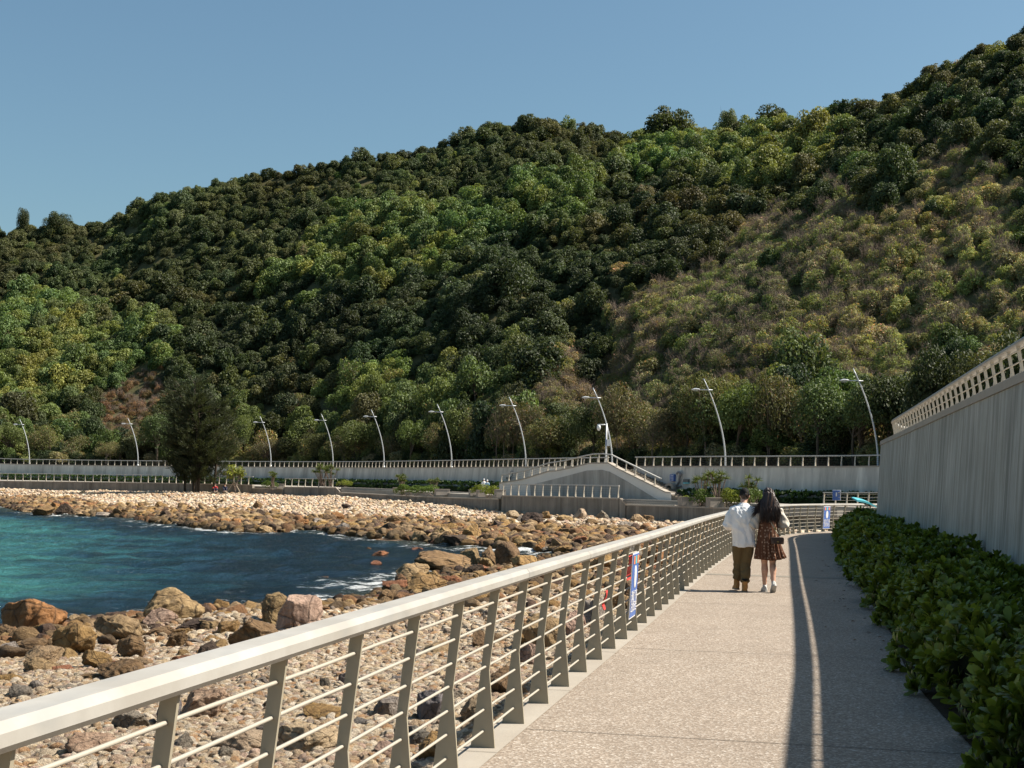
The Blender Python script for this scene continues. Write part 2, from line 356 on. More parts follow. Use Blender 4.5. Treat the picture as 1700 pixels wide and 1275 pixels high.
# ================================================================ shore, beach, sea
SEA = -2.2
_far = [(-900, 838), (-300, 836), (0, 838), (45, 850), (120, 857), (200, 859), (300, 872), (420, 886), (500, 880), (600, 890), (700, 902), (800, 911), (880, 915), (935, 921),
        (900, 938), (850, 948), (760, 953), (690, 975), (640, 998), (600, 1003), (520, 1015), (440, 1020), (330, 1024), (230, 1038), (100, 1040), (0, 1062), (-200, 1100), (-700, 1180)]
SHORE = [tuple(gp(x, y, SEA)[:2]) for x, y in _far]
SHORE = [tuple(p) for p in smooth_curve(SHORE, 1.2, 1)]
SEAPOLY = SHORE+[(-300, 5), (-300, 190)]
def shore_d(x, y):
    d = pdist(x, y, SHORE[::2]+[SHORE[-1]]); return np.where(inpoly(x, y, SEAPOLY), -d, d)
def beach_h(x, y, d=None):
    x = np.asarray(x, float); y = np.asarray(y, float)
    if d is None: d = shore_d(x, y)
    Rr = np.interp(y, [0, 140, 158, 172, 205], [1.0, .9, 1.25, 1.6, 1.95])
    land = (1-np.exp(-np.maximum(d, 0)/np.interp(y, [60, 150], [9., 11.])))*Rr+.02*np.clip(d, 0, 3)
    h = SEA+np.where(d > 0, land, np.maximum(.13*d, -2.5))
    return h+.22*vnoise(x, y, 3.1, 1)*np.clip(d/3, 0.25, 1)+.25*vnoise(x, y, 9., 2)*np.clip(d/5, 0, 1)
def beach_pt(px, py):
    z = -1.8
    for _ in range(14):
        p = gp(px, py, z); z = .5*z+.5*float(beach_h(p[0], p[1]))
    return gp(px, py, z)
def grid_mesh(name, xs, ys, hf, smooth=True):
    X, Y = np.meshgrid(xs, ys); Z = hf(X, Y); V = np.stack([X, Y, Z], -1).reshape(-1, 3); nx, ny = len(xs), len(ys)
    i = np.arange(nx*ny).reshape(ny, nx); Q = np.stack([i[:-1, :-1], i[:-1, 1:], i[1:, 1:], i[1:, :-1]], -1).reshape(-1, 4)
    return np_mesh(name, V, Q, smooth)
ys = np.r_[np.arange(-12, 60, .7), np.arange(60, 236, 1.2)]
me = grid_mesh('beach', np.arange(-125, 60, 1.), ys, beach_h)
t = NT('beach_shingle'); p = t.pos()
vo = t.N('ShaderNodeTexVoronoi'); vo.inputs['Scale'].default_value = 9.; t.link(p, vo.inputs['Vector']); sp = t.N('ShaderNodeSeparateColor'); t.link(vo.outputs['Color'], sp.inputs[0])
cc = t.ramp(sp.outputs[0], [(0, (0.106, 0.0726, 0.0462)), (.4, (0.238, 0.178, 0.125)), (.8, (0.363, 0.297, 0.238)), (1, (0.409, 0.37, 0.317))])
sz = t.N('ShaderNodeSeparateXYZ'); t.link(p, sz.inputs[0]); low = t.ramp(t.math('ADD', t.math('MULTIPLY', sz.outputs[2], 1.), 3.), [(.75, 0.), (1., 1.)])
cc = t.mix(low, t.mix(1., cc, (.42, .30, .20), 'MULTIPLY'), cc)
M['shingle'] = t.set(cc, .9, t.bump(vo.outputs['Distance'], 1., .06), spec=.2)
tag(link('beach', me, None, M['shingle']), 'shingle beach curving round the bay', 'beach', kind='structure')
tag(link('sea_bed', grid_mesh('sea_bed', np.arange(-3000, 3001, 500.), np.arange(-1500, 6001, 500.), lambda X, Y: X*0-5.4), None, M['bed']), 'ground under the bay and the land', 'ground', kind='structure')
# sea surface
def sea_h(X, Y):
    z = X*0+SEA; r = np.random.default_rng(3)
    for k in range(16):
        lam = .9*1.25**(k % 9)*(1+.1*r.random()); a = r.uniform(-1.1, .9)-1.9; kx, ky = math.cos(a), math.sin(a)
        z = z+.011*lam**.85*np.sin((X*kx+Y*ky)*2*math.pi/lam+r.random()*9+1.8*vnoise(X, Y, 7*lam, k+20))
    return z+.12*vnoise(X, Y, 1.3, 60)+.09*vnoise(X, Y, .7, 61)
xs = np.arange(-92, 16, .33); ysea = np.r_[np.arange(27, 90, .33), np.arange(90, 200, .6)]
me = grid_mesh('sea', xs, ysea, sea_h)
co = np.empty(len(me.vertices)*3, np.float32); me.vertices.foreach_get('co', co); co = co.reshape(-1, 3)
sdv = -shore_d(co[:, 0].astype(float), co[:, 1].astype(float))
at = me.attributes.new('shore', 'FLOAT', 'POINT'); at.data.foreach_set('value', sdv.astype(np.float32))
pxs, pys, _ = proj(co.astype(float))
t = NT('sea_water'); p = t.pos()
sx = t.N('ShaderNodeSeparateXYZ'); t.link(p, sx.inputs[0])
turq = t.N('ShaderNodeAttribute', attribute_name='turq').outputs['Fac']
big = t.noise(.09, 5, .6, p, (1, .8, 1)); md = t.noise(.35, 5, .65, p, (.6, 1.4, 1))
fac = t.math('ADD', turq, t.math('MULTIPLY', t.math('SUBTRACT', big, .5), .9)); fac = t.math('ADD', fac, t.math('MULTIPLY', t.math('SUBTRACT', md, .5), 1.3))
wc = t.ramp(fac, [(0., (.010, .026, .042)), (.33, (.017, .055, .082)), (.6, (.034, .125, .145)), (1., (.068, .26, .245))])
shr = t.N('ShaderNodeAttribute', attribute_name='shore').outputs['Fac']
fn = t.noise(1.6, 7, .72, p, (.6, 1.5, 1)); fb = t.noise(.22, 2, .5, p)
near = t.ramp(t.math('MULTIPLY', shr, .22), [(0., 1.), (1., 0.)])
fm = t.math('ADD', fn, t.math('MULTIPLY', near, .16)); fm = t.math('ADD', fm, t.math('MULTIPLY', t.math('SUBTRACT', fb, .5), .42))
foam = t.math('MULTIPLY', t.ramp(fm, [(.64, 0.), (.72, 1.)]), t.ramp(t.math('MULTIPLY', shr, .14), [(.3, 1.), (1., 0.)]))
sh2 = t.mix(t.ramp(t.math('MULTIPLY', shr, .3), [(0., .75), (1., 0.)]), wc, (.07, .075, .05))
rip = t.noise(3.2, 6, .65, p, (.7, 1.5, 1)); rip2 = t.noise(9., 4, .6, p, (.8, 1.4, 1))
nb = t.bump(rip, 1., .5); nb = t.bump(rip2, .8, .12, nb)
t.set(t.mix(foam, sh2, (.8, .82, .82)), t.mix(foam, (.12,)*3, (.8,)*3), nb, spec=.38); t.bsdf.inputs['IOR'].default_value = 1.33
M['sea'] = t.mat
tq = np.clip(.95-(pxs+120)/620., 0, 1)*np.clip((pys-838)/30., 0, 1)*np.clip((sdv-2)/9, 0, 1)
at = me.attributes.new('turq', 'FLOAT', 'POINT'); at.data.foreach_set('value', tq.astype(np.float32))
sea = tag(link('sea', me, None, M['sea']), 'turquoise to dark blue sea water in the bay', 'sea', kind='structure')
me = grid_mesh('open_sea', np.array([-3000., -1200, -400, -91.5]), np.array([-200., 27, 200, 230]), lambda X, Y: X*0+SEA-.02)
at = me.attributes.new('shore', 'FLOAT', 'POINT'); at.data.foreach_set('value', np.full(len(me.vertices), 60, np.float32)); at = me.attributes.new('turq', 'FLOAT', 'POINT'); at.data.foreach_set('value', np.full(len(me.vertices), .7, np.float32))
tag(link('open_sea', me, None, M['sea']), 'open water further out in the bay', 'sea', kind='structure')
# ================================================================ rocks and pebbles
def ico(sub):
    bm = bmesh.new(); bmesh.ops.create_icosphere(bm, subdivisions=sub, radius=1); V = np.array([v.co[:] for v in bm.verts]); Fc = np.array([[v.index for v in f.verts] for f in bm.faces]); bm.free(); return V, Fc
ICO = {k: ico(k) for k in (1, 2, 3, 4, 5)}
def rock_arr(seed, sub, cuts=9, rough=.1, lo=.62, hi=.92):
    r = np.random.default_rng(seed); V, Fc = ICO[sub]; V = V.copy()
    for _ in range(cuts):
        n = r.normal(size=3); n /= np.linalg.norm(n); d = r.uniform(lo, hi); s = V@n-d; V -= np.outer(np.maximum(s, 0)*.93, n)
    o = r.uniform(0, 50, 3)
    D = np.array([mnoise.fractal(Vector(v*1.6+o), .8, 2., 5)+.45*mnoise.fractal(Vector(v*5+o), .7, 2., 4) for v in V]); V *= (1+rough*D)[:, None]
    return V, Fc
def rock_mesh(name, seed, sub, mat, **kw):
    V, Fc = rock_arr(seed, sub, **kw); me = np_mesh(name, V, Fc, sub > 3); me.materials.append(mat)
    return me
BOULD = [rock_mesh('rock', 100+k, 5, M['rock'], cuts=12+k % 5, rough=.12, lo=.5, hi=.82) for k in range(12)]
def rot_scatter(n, tilt=.5): return np.stack([rng.normal(0, tilt, n), rng.normal(0, tilt, n), rng.uniform(0, 6.28, n)], 1)
ROCKCOL = {'orange': ((.40, .20, .075), 'orange brown'), 'ochre': ((.42, .27, .11), 'ochre'), 'brown': ((.27, .175, .09), 'brown'), 'tan': ((.42, .30, .165), 'tan'),
           'pink': ((.52, .37, .29), 'pinkish'), 'grey': ((.36, .32, .28), 'grey'), 'slate': ((.24, .225, .22), 'dark slate'), 'cream': ((.56, .44, .31), 'cream'),
           'dark': ((.085, .058, .042), 'dark brown'), 'red': ((.36, .16, .085), 'red brown')}
rocks = []
def put_rock(P, sx, sy, sz, col, k=None, rz=None, tilt=.25, sink=.35, label=None, gname='rocks along the shore'):
    k = random.randrange(len(BOULD)) if k is None else k
    o = bpy.data.objects.new('rock', BOULD[k]); COL.objects.link(o)
    o.location = (P[0], P[1], P[2]+sz*(1-sink)); o.scale = (sx, sy, sz); o.rotation_euler = (random.gauss(0, tilt), random.gauss(0, tilt), random.uniform(0, 6.28) if rz is None else rz)
    c, nm = ROCKCOL[col]; j = random.uniform(.85, 1.15)*.68; o.color = (c[0]*j, c[1]*j, c[2]*j*random.uniform(.9, 1.1), 1)
    o['category'] = 'rock'; o['group'] = gname; o['label'] = label or '?'; o['_c'] = nm; o['_s'] = sx; rocks.append(o); return o
near_rocks = [ # cx, base y, w, h, colour, label
 (38,1062,96,60,'orange','large orange boulder with a dark foot at the left edge by the water'),(42,1092,76,34,'brown','brown boulder just in front of the orange boulder at left'),
 (122,1092,86,66,'ochre','tall ochre boulder with cracks, in the boulder group at left'),(196,1072,84,44,'tan','flat topped tan boulder behind the two brown humps at left'),(218,1098,60,48,'brown','pitted brown boulder in front of the flat topped tan one'),
 (277,1036,88,48,'tan','blocky tan boulder standing alone at the water edge'),(262,1042,50,24,'pink','small pinkish rock leaning on the blocky tan boulder'),
 (488,1052,76,64,'pink','big pale pink boulder with a red crack, beside the handrail'),(452,1040,60,50,'tan','brown rounded boulder pressed against the pale pink one'),(418,1082,122,56,'brown','long brown boulder below the pale pink boulder'),
 (343,1098,58,34,'dark','dark brown rock left of the long brown boulder'),(160,1116,70,38,'ochre','low ochre rock in front of the tall ochre boulder'),(60,1108,74,34,'tan',None),(205,1140,100,42,'brown','wide low brown rock in front of the boulder group'),
 (312,1052,66,18,'dark','low dark rock right of the blocky tan boulder'),(376,1058,42,26,'ochre','round ochre rock left of the long brown boulder'),(290,1080,36,30,'brown','pointed brown rock on the pebbles'),(160,1106,24,16,'grey',None),
 (62,1122,84,24,'tan',None),(30,1166,52,34,'grey','grey wedge rock on pebbles near the left edge'),(14,1138,52,20,'ochre',None),(345,1050,40,18,'tan',None),(262,1060,50,16,'brown',None),(300,1105,60,16,'red',None),(235,1112,40,22,'tan',None),(196,1118,40,22,'red',None),
 (10,1092,44,28,'grey',None),(100,1120,50,18,'red',None),(10,1072,60,26,'brown',None),(150,1135,60,16,'brown',None),(110,1150,50,14,'grey',None),(320,1075,26,14,'grey',None),(352,1072,28,14,'ochre',None),(60,1150,30,20,'grey',None),(300,1060,36,16,'ochre',None),(395,1068,26,16,'red',None),
 (212,1218,70,44,'grey','grey rock behind the front handrail at bottom left'),(272,1212,44,64,'slate','dark slate rock beside the pink veined slab'),(335,1200,96,66,'pink','pink veined slab seen under the front handrail'),(395,1256,104,48,'cream','cream brown rock split in two, bottom left under the rail'),
 (150,1262,100,44,'pink','pink grey rock at the bottom left corner'),(368,1268,32,28,'grey',None),(538,1200,100,28,'ochre','flat ochre slab between the front posts'),(505,1252,120,54,'cream','long cream rock between the front posts'),(640,1196,66,42,'grey','grey wedge rock between the front posts'),
 (540,1148,24,28,'grey',None),(570,1142,26,28,'grey',None),(452,1180,50,26,'grey',None),(430,1140,36,16,'grey',None),(716,1206,62,70,'slate','dark slate boulder beside the path edge'),(905,1082,80,66,'tan','tan boulder with a shaded face beside the railing'),(795,1080,36,34,'brown',None),
 (832,1158,66,52,'brown','brown boulder touching the path edge'),(782,1208,50,56,'cream','yellow cream boulder touching the path edge'),(716,1270,70,52,'ochre','ochre boulder at the foot of the front posts'),(768,1140,70,22,'pink',None),(680,1245,70,44,'slate',None),(875,1110,44,46,'pink',None),(640,1262,60,28,'pink',None),
 (955,1060,50,44,'pink',None),(985,1040,50,40,'grey',None),(1020,1020,44,36,'tan',None),(1050,1000,44,36,'brown',None),(745,1170,46,26,'grey',None),(600,1210,36,20,'slate',None),(445,1225,60,26,'grey',None),(300,1250,44,30,'grey',None),(660,1135,30,14,'slate',None),(735,1110,26,12,'slate',None),(690,1090,24,14,'grey',None),
 (742,952,104,35,'brown','long ribbed brown boulder in the middle of the shore'),(782,942,40,34,'tan',None),(838,944,66,42,'brown','pyramid shaped brown boulder just above the handrail'),(868,952,50,34,'ochre','mossy ochre boulder right of the pyramid shaped one'),(810,944,36,36,'brown',None),
 (682,970,62,32,'tan','rounded tan boulder at the tip of the rocky point'),(700,992,64,32,'ochre','mossy ochre boulder touching the handrail line'),(655,990,50,26,'red',None),(640,1008,36,28,'brown',None),(722,972,28,22,'ochre',None),(752,976,38,18,'red',None),(615,1010,34,16,'grey',None),(805,956,54,18,'red',None),(630,1000,24,12,'red',None),(600,1014,26,12,'brown',None),
 (765,910,86,22,'dark','flat dark slab at the head of the inlet'),(630,925,30,9,'red','low red brown rock awash in the inlet'),(690,917,22,8,'red',None),(624,940,20,9,'red',None),(612,914,12,5,'orange',None),(512,884,16,10,'dark',None),(535,963,24,6,'dark',None),(560,1002,18,10,'brown',None),(575,996,18,8,'orange',None),
 (42,853,26,10,'tan',None),(68,857,40,19,'brown','brown rock at the tip of the far left rocks'),(104,858,28,21,'dark','dark pyramid rock standing in the water at far left'),(130,857,28,10,'tan',None),(168,861,28,12,'grey',None),(192,861,32,12,'tan',None),(214,858,26,13,'ochre',None),(240,862,26,12,'ochre',None),(150,850,24,12,'brown',None),
 (427,846,20,15,'brown','lone brown boulder high on the pale shingle'),(546,871,28,20,'brown',None),(575,846,18,10,'dark',None),(262,848,24,14,'ochre',None),(235,842,22,10,'tan',None),(355,866,30,14,'dark',None),(340,850,24,12,'brown',None),(300,846,20,12,'brown',None),(410,868,40,16,'tan',None),(395,860,24,12,'brown',None),
 (964,864,26,19,'cream','rounded pale boulder in front of the sea wall'),(888,876,40,26,'dark','large dark boulder below the sea wall'),(912,880,46,18,'brown',None),(925,857,22,14,'grey',None),(852,862,26,17,'cream','block of pale stone at the corner of the sea wall'),(830,868,22,14,'tan',None),(1000,864,26,16,'grey',None),(1025,862,28,14,'pink',None),
 (866,868,18,12,'grey',None),(908,862,16,14,'ochre',None),(940,868,30,14,'tan',None),(982,874,30,14,'brown',None),(1060,870,30,16,'tan',None),(1075,868,24,14,'brown',None),(1040,880,34,16,'grey',None),(800,872,28,14,'tan',None),(745,868,24,14,'brown',None),(750,880,24,16,'dark',None),(700,878,28,14,'ochre',None),(860,890,34,18,'brown',None),(820,895,30,16,'red',None),
]
for i, (cx, by, w, h, c, lab) in enumerate(near_rocks):
    P = beach_pt(cx, by)
    if P[2] < SEA: P = gp(cx, by, SEA-.08)
    s = P[1]/F; q_ = 1.02 if P[1] < 30 else (1.26 if P[1] < 55 else 1.1); sx = w*s/2*q_; sz = h*s*.62*q_
    put_rock((P[0], P[1]+sx*.6, P[2]), sx, sx*random.uniform(.75, 1.), sz, c, sink=.42, tilt=.12, rz=random.uniform(-.5, .5)+random.choice([0, math.pi]), label=lab)
# random medium boulders in the shore band
n = 0; cols_band = ['orange', 'ochre', 'brown', 'tan', 'dark', 'red', 'orange', 'ochre', 'brown', 'tan', 'grey']
while n < 170:
    px = random.uniform(-20, 1120); d_t = random.random()
    py = random.uniform(836, 960)
    P = beach_pt(px, py); d = float(shore_d(P[0], P[1]))
    if P[1] > 215 or P[1] < 55: continue
    lim = 13 if P[1] > 90 else 24
    if d < (.2 if P[1] < 100 else -.6) or d > lim*random.random(): continue
    if P[1] > 105 and d > 9: continue
    if P[1] < 90 and px > 900 and d > 20: continue
    xr = np.interp(P[1], [40, 60], [6.3, 12.])
    s = random.uniform(.4, .95)*(1 if P[1] > 90 else .8); put_rock(P, s, s*random.uniform(.6, 1), s*random.uniform(.4, .7), random.choice(cols_band), tilt=.3, sink=.4); n += 1
# labels of the rest by colour, size and place
def zone(P):
    px, py, w = proj(P)
    if w < 24: z = 'on the shingle beside the front railing'
    elif w < 60 and px < 560: z = 'in the boulder group at left'
    elif w < 60: z = 'on the shingle behind the railing'
    elif w < 100: z = 'on the rocky point' if px > 590 else 'in the water'
    elif px < 150: z = 'on the far shore at the left edge'
    elif px < 300: z = 'on the far shore left of the dark tree'
    elif px < 430: z = 'on the far shore below the dark tree'
    elif px < 560: z = 'on the far shore below the short railing'
    elif px < 700: z = 'on the far shore below the low sea wall'
    elif px < 850: z = 'on the far shore below the distant couple'
    elif px < 1000: z = 'below the sea wall with the long railing'
    else: z = 'by the sea wall right of the ramp'
    return z
for o in rocks:
    if o['label'] == '?':
        s = o['_s']; sz = 'big' if s > .75 else ('medium' if s > .5 else 'small'); pz = proj(o.location)[2]
        o['label'] = '%s %s rock %s' % (sz, o['_c'], zone(o.location))
finish_labels(rocks)
for o in rocks: del o['_c']; del o['_s']
# rubble (stuff): orange-brown rocks of the tide band
def proto(name, seed, sub, mat, **kw):
    return bpy.data.objects.new(name, rock_mesh(name, seed, sub, mat, **kw))
RUB = [proto('rubble_stone', 300+k, 3, M['rubble'], cuts=9, rough=.12, lo=.5, hi=.85) for k in range(8)]
PEB = [proto('pebble_stone', 400+k, 2, M['pebble'], cuts=8, rough=.03, lo=.45, hi=.85) for k in range(8)]
PAL_O = .72*np.array([(.40, .25, .10), (.44, .30, .14), (.28, .19, .10), (.20, .14, .085), (.50, .37, .22), (.36, .20, .10), (.14, .09, .065), (.42, .30, .18)])
PAL_C = np.array([.93, .895, .82])*np.array([(.80, .74, .66), (.74, .66, .55), (.66, .56, .44), (.72, .65, .55), (.60, .47, .34), (.52, .42, .32), (.70, .58, .42), (.46, .36, .29), (.78, .73, .66), (.55, .36, .22), (.38, .33, .30), (.64, .50, .44)])
def band_pts(n, xr, yr, cond):
    out = []
    while sum(len(o) for o in out) < n:
        x = rng.uniform(*xr, 40000); y = rng.uniform(*yr, 40000); d = shore_d(x, y); keep = cond(x, y, d)
        out.append(np.stack([x[keep], y[keep], d[keep]], 1))
    return np.concatenate(out)[:n]
railx = lambda y: np.interp(y, [0, 9.9, 19.4, 41, 57.6, 61.6, 66, 69.5, 90], [-2.1, -.13, 1.85, 6.25, 11.3, 13.7, 17.5, 23, 60])
seaw = lambda x, y: True
def sees(x, y, m=70):
    px, py, w = proj(np.stack([x, y, x*0-1.5], 1)); return (px > -m) & (px < 1700+m) & (py < 1345)
def mk_stuff(name, A, smin, smax, protos, pal, flat, label, cat, palmix=None, lift=.3):
    n = len(A); h = beach_h(A[:, 0], A[:, 1], A[:, 2]); s = smin+(smax-smin)*rng.random(n)**2.2
    col = pal[rng.integers(0, len(pal), n)]*rng.uniform(.8, 1.15, (n, 1))
    if palmix is not None: col = palmix(A, col)
    sc = np.stack([s*rng.uniform(.8, 1.25, n), s*rng.uniform(.7, 1., n), s*rng.uniform(flat*.7, flat*1.3, n)], 1)
    P = np.stack([A[:, 0], A[:, 1], h+sc[:, 2]*lift+rng.uniform(0, .5, n)*s*.5], 1)
    return scatter(name, P, rot_scatter(n, .35), sc, rng.integers(0, len(protos), n), protos, col, label, cat)
bw = lambda y: np.interp(y, [35, 60, 95, 125, 150, 200], [4, 12, 14, 9, 7, 5.5])
A = band_pts(19000, (-110, 18), (78, 205), lambda x, y, d: (d > -.7) & (rng.random(len(x)) < np.clip(1.3-d/bw(y), 0.003, 1)) & (d > np.where(y < 100, .3, -.7)) & (d < 22))
wet = lambda A, c: c*np.where(A[:, 2] < .8, .5, 1.)[:, None]
mk_stuff('shore_rubble', A, .16, .62, RUB, PAL_O, .6, 'orange brown rubble along the far waterline', 'rubble', wet)
A = band_pts(8500, (-30, 16), (26, 78), lambda x, y, d: (d > -1.) & (x < railx(y)-.5) & (rng.random(len(x)) < np.clip(1.25-d/bw(y), 0.01, 1)) & (d < 22) & sees(x, y))
mk_stuff('near_rubble', A, .09, .36, RUB, PAL_O, .62, 'orange brown rubble among the nearer boulders', 'rubble', wet)
def mixp(A, c):
    f = np.clip(1.-(A[:, 2]-np.interp(A[:, 1], [40, 95, 150], [.5, 9, 3.5]))/5., 0, 1)[:, None]*rng.random((len(A), 1))**.6
    o = PAL_O[rng.integers(0, len(PAL_O), len(A))]; return c*(1-f)+o*f
A = band_pts(105000, (-105, 45), (78, 222), lambda x, y, d: (d > 3) & sees(x, y) & (y < 40000) & ((y < 215)) & (x < railx(y)-.4))
mk_stuff('far_pebbles', A, .07, .30, PEB, PAL_C, .6, 'pale shingle of the far beach', 'pebbles', mixp)
A = band_pts(60000, (-16, 16), (30, 78), lambda x, y, d: (d > .3) & (x < railx(y)-.3) & sees(x, y))
mk_stuff('middle_pebbles', A, .045, .16, PEB, PAL_C, .6, 'pale shingle behind the railing', 'pebbles', mixp)
A = band_pts(120000, (-11, 4.5), (9, 31), lambda x, y, d: (d > .3) & (x < railx(y)-.25) & sees(x, y))
mk_stuff('near_pebbles', A, .026, .115, PEB, PAL_C, .6, 'pale pebbles of the near beach', 'pebbles', mixp)
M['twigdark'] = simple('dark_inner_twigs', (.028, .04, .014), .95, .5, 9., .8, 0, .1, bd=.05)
# ================================================================ walkway, kerb
RB = [(-3.1, -6), (-2.6, -2), (-1.99, 1.), (-1.38, 4.), (-.97, 6.), (-.56, 8), (-.15, 9.95), (.27, 11.96), (1.85, 19.42), (3.9, 29.5), (6.4, 41.), (9.6, 52.4), (11.4, 57.4), (13.9, 61.6), (17.5, 65.), (23, 68.4), (30, 70.5), (38, 71.5)]
RC = smooth_curve(RB, .5, 12)                                 # line of the post feet
WB = [(.9, -10), (3.2, 0), (5.33, 10), (6.4, 15), (7.5, 20.6), (8.85, 27.7), (12.05, 44.2), (13.75, 53.2), (15.6, 58.3), (19, 61.8), (24, 64.3), (31, 66), (40, 67)]
WC = smooth_curve(WB, .5, 12)                                 # top front edge of the high wall
HB = [(1.3, -4), (2.35, 4), (3.03, 8), (3.48, 10.8), (3.93, 13.8), (4.87, 17.8), (6.0, 23.5), (7.24, 29.8), (9.75, 41), (11.8, 51), (13.4, 56.9), (17, 60.5), (23, 63.2), (31, 65)]
HC = smooth_curve(HB, .5, 12)                                 # path edge under the hedge
WALLTOP = 3.45
def off(C, d): T, Nn = frames2d(C); return C[:, :2]+Nn*d      # left of travel is positive
def strip(name, L, Rr, z, mat, label, cat=None, kind='structure', th=None):
    n = len(L); V = [(p[0], p[1], z) for p in L]+[(p[0], p[1], z) for p in Rr]; fs = [(i, n+i, n+i+1, i+1) for i in range(n-1)]
    if th:
        V += [(p[0], p[1], z-th) for p in L]; fs += [(i, i+1, 2*n+i+1, 2*n+i) for i in range(n-1)]
    mb = MB(); mb.add(V, fs); o = mb.build(name, mat); return tag(o, label, cat, kind=kind)
n = 140; li = resample(off(RC, -.12), .5); li = np.array([li[int(k*(len(li)-1)/n)] for k in range(n+1)])
ri = resample(off(WC, -.2), .5); ri = np.array([ri[int(k*(len(ri)-1)/n)] for k in range(n+1)])
strip('walkway', li, ri, 0., M['pave'], 'exposed aggregate walkway between railing and hedge', 'walkway')
KL, KR = off(RC, .15), off(RC, -.135)
strip('walkway_kerb', KL, KR, .006, M['kerb'], 'pale concrete kerb under the railing', 'kerb', th=2.6)
# saw-cut joints, expansion strips
def cut(y, w=.012, z=.004, name='paving_joint'):
    i = np.argmin(abs(RC[:, 1]-y)); a = RC[i]; T, Nn = frames2d(RC); j = np.argmin(abs((WC[:, 0]-a[0])*T[i, 0]+(WC[:, 1]-a[1])*T[i, 1])); b = WC[j]; d = T[i]*w/2; a = a-Nn[i]*.14
    return [(a[0]-d[0], a[1]-d[1], z), (b[0]-d[0], b[1]-d[1], z), (b[0]+d[0], b[1]+d[1], z), (a[0]+d[0], a[1]+d[1], z)]
mb = MB()
for y in (10.6, 16.3, 22.3, 28.3, 34.3, 40, 46, 52): mb.add(cut(y), [(0, 1, 2, 3)])
tag(mb.build('paving_joints', M['joint']), 'thin saw cut joints across the walkway', 'joint', kind='structure')
mb = MB()
for y in (29.8,): mb.add(cut(y, .42, .005), [(0, 1, 2, 3)])
tag(mb.build('paving_band', simple('band_concrete', (.20, .175, .14), .85, .15, 3.)), 'smoother concrete bands across the walkway', 'paving band', kind='structure')
mb = MB()
for k in range(0, len(RC), 1):
    if k % 6 == 2: p = KL[k]; q = KR[k]; t_ = frames2d(RC)[0][k]*.004; mb.add([(p[0]-t_[0], p[1]-t_[1], .01), (q[0]-t_[0], q[1]-t_[1], .01), (q[0]+t_[0], q[1]+t_[1], .01), (p[0]+t_[0], p[1]+t_[1], .01)], [(0, 3, 2, 1)])
tag(mb.build('kerb_joints', M['joint']), 'thin joints across the kerb', 'joint', kind='structure')
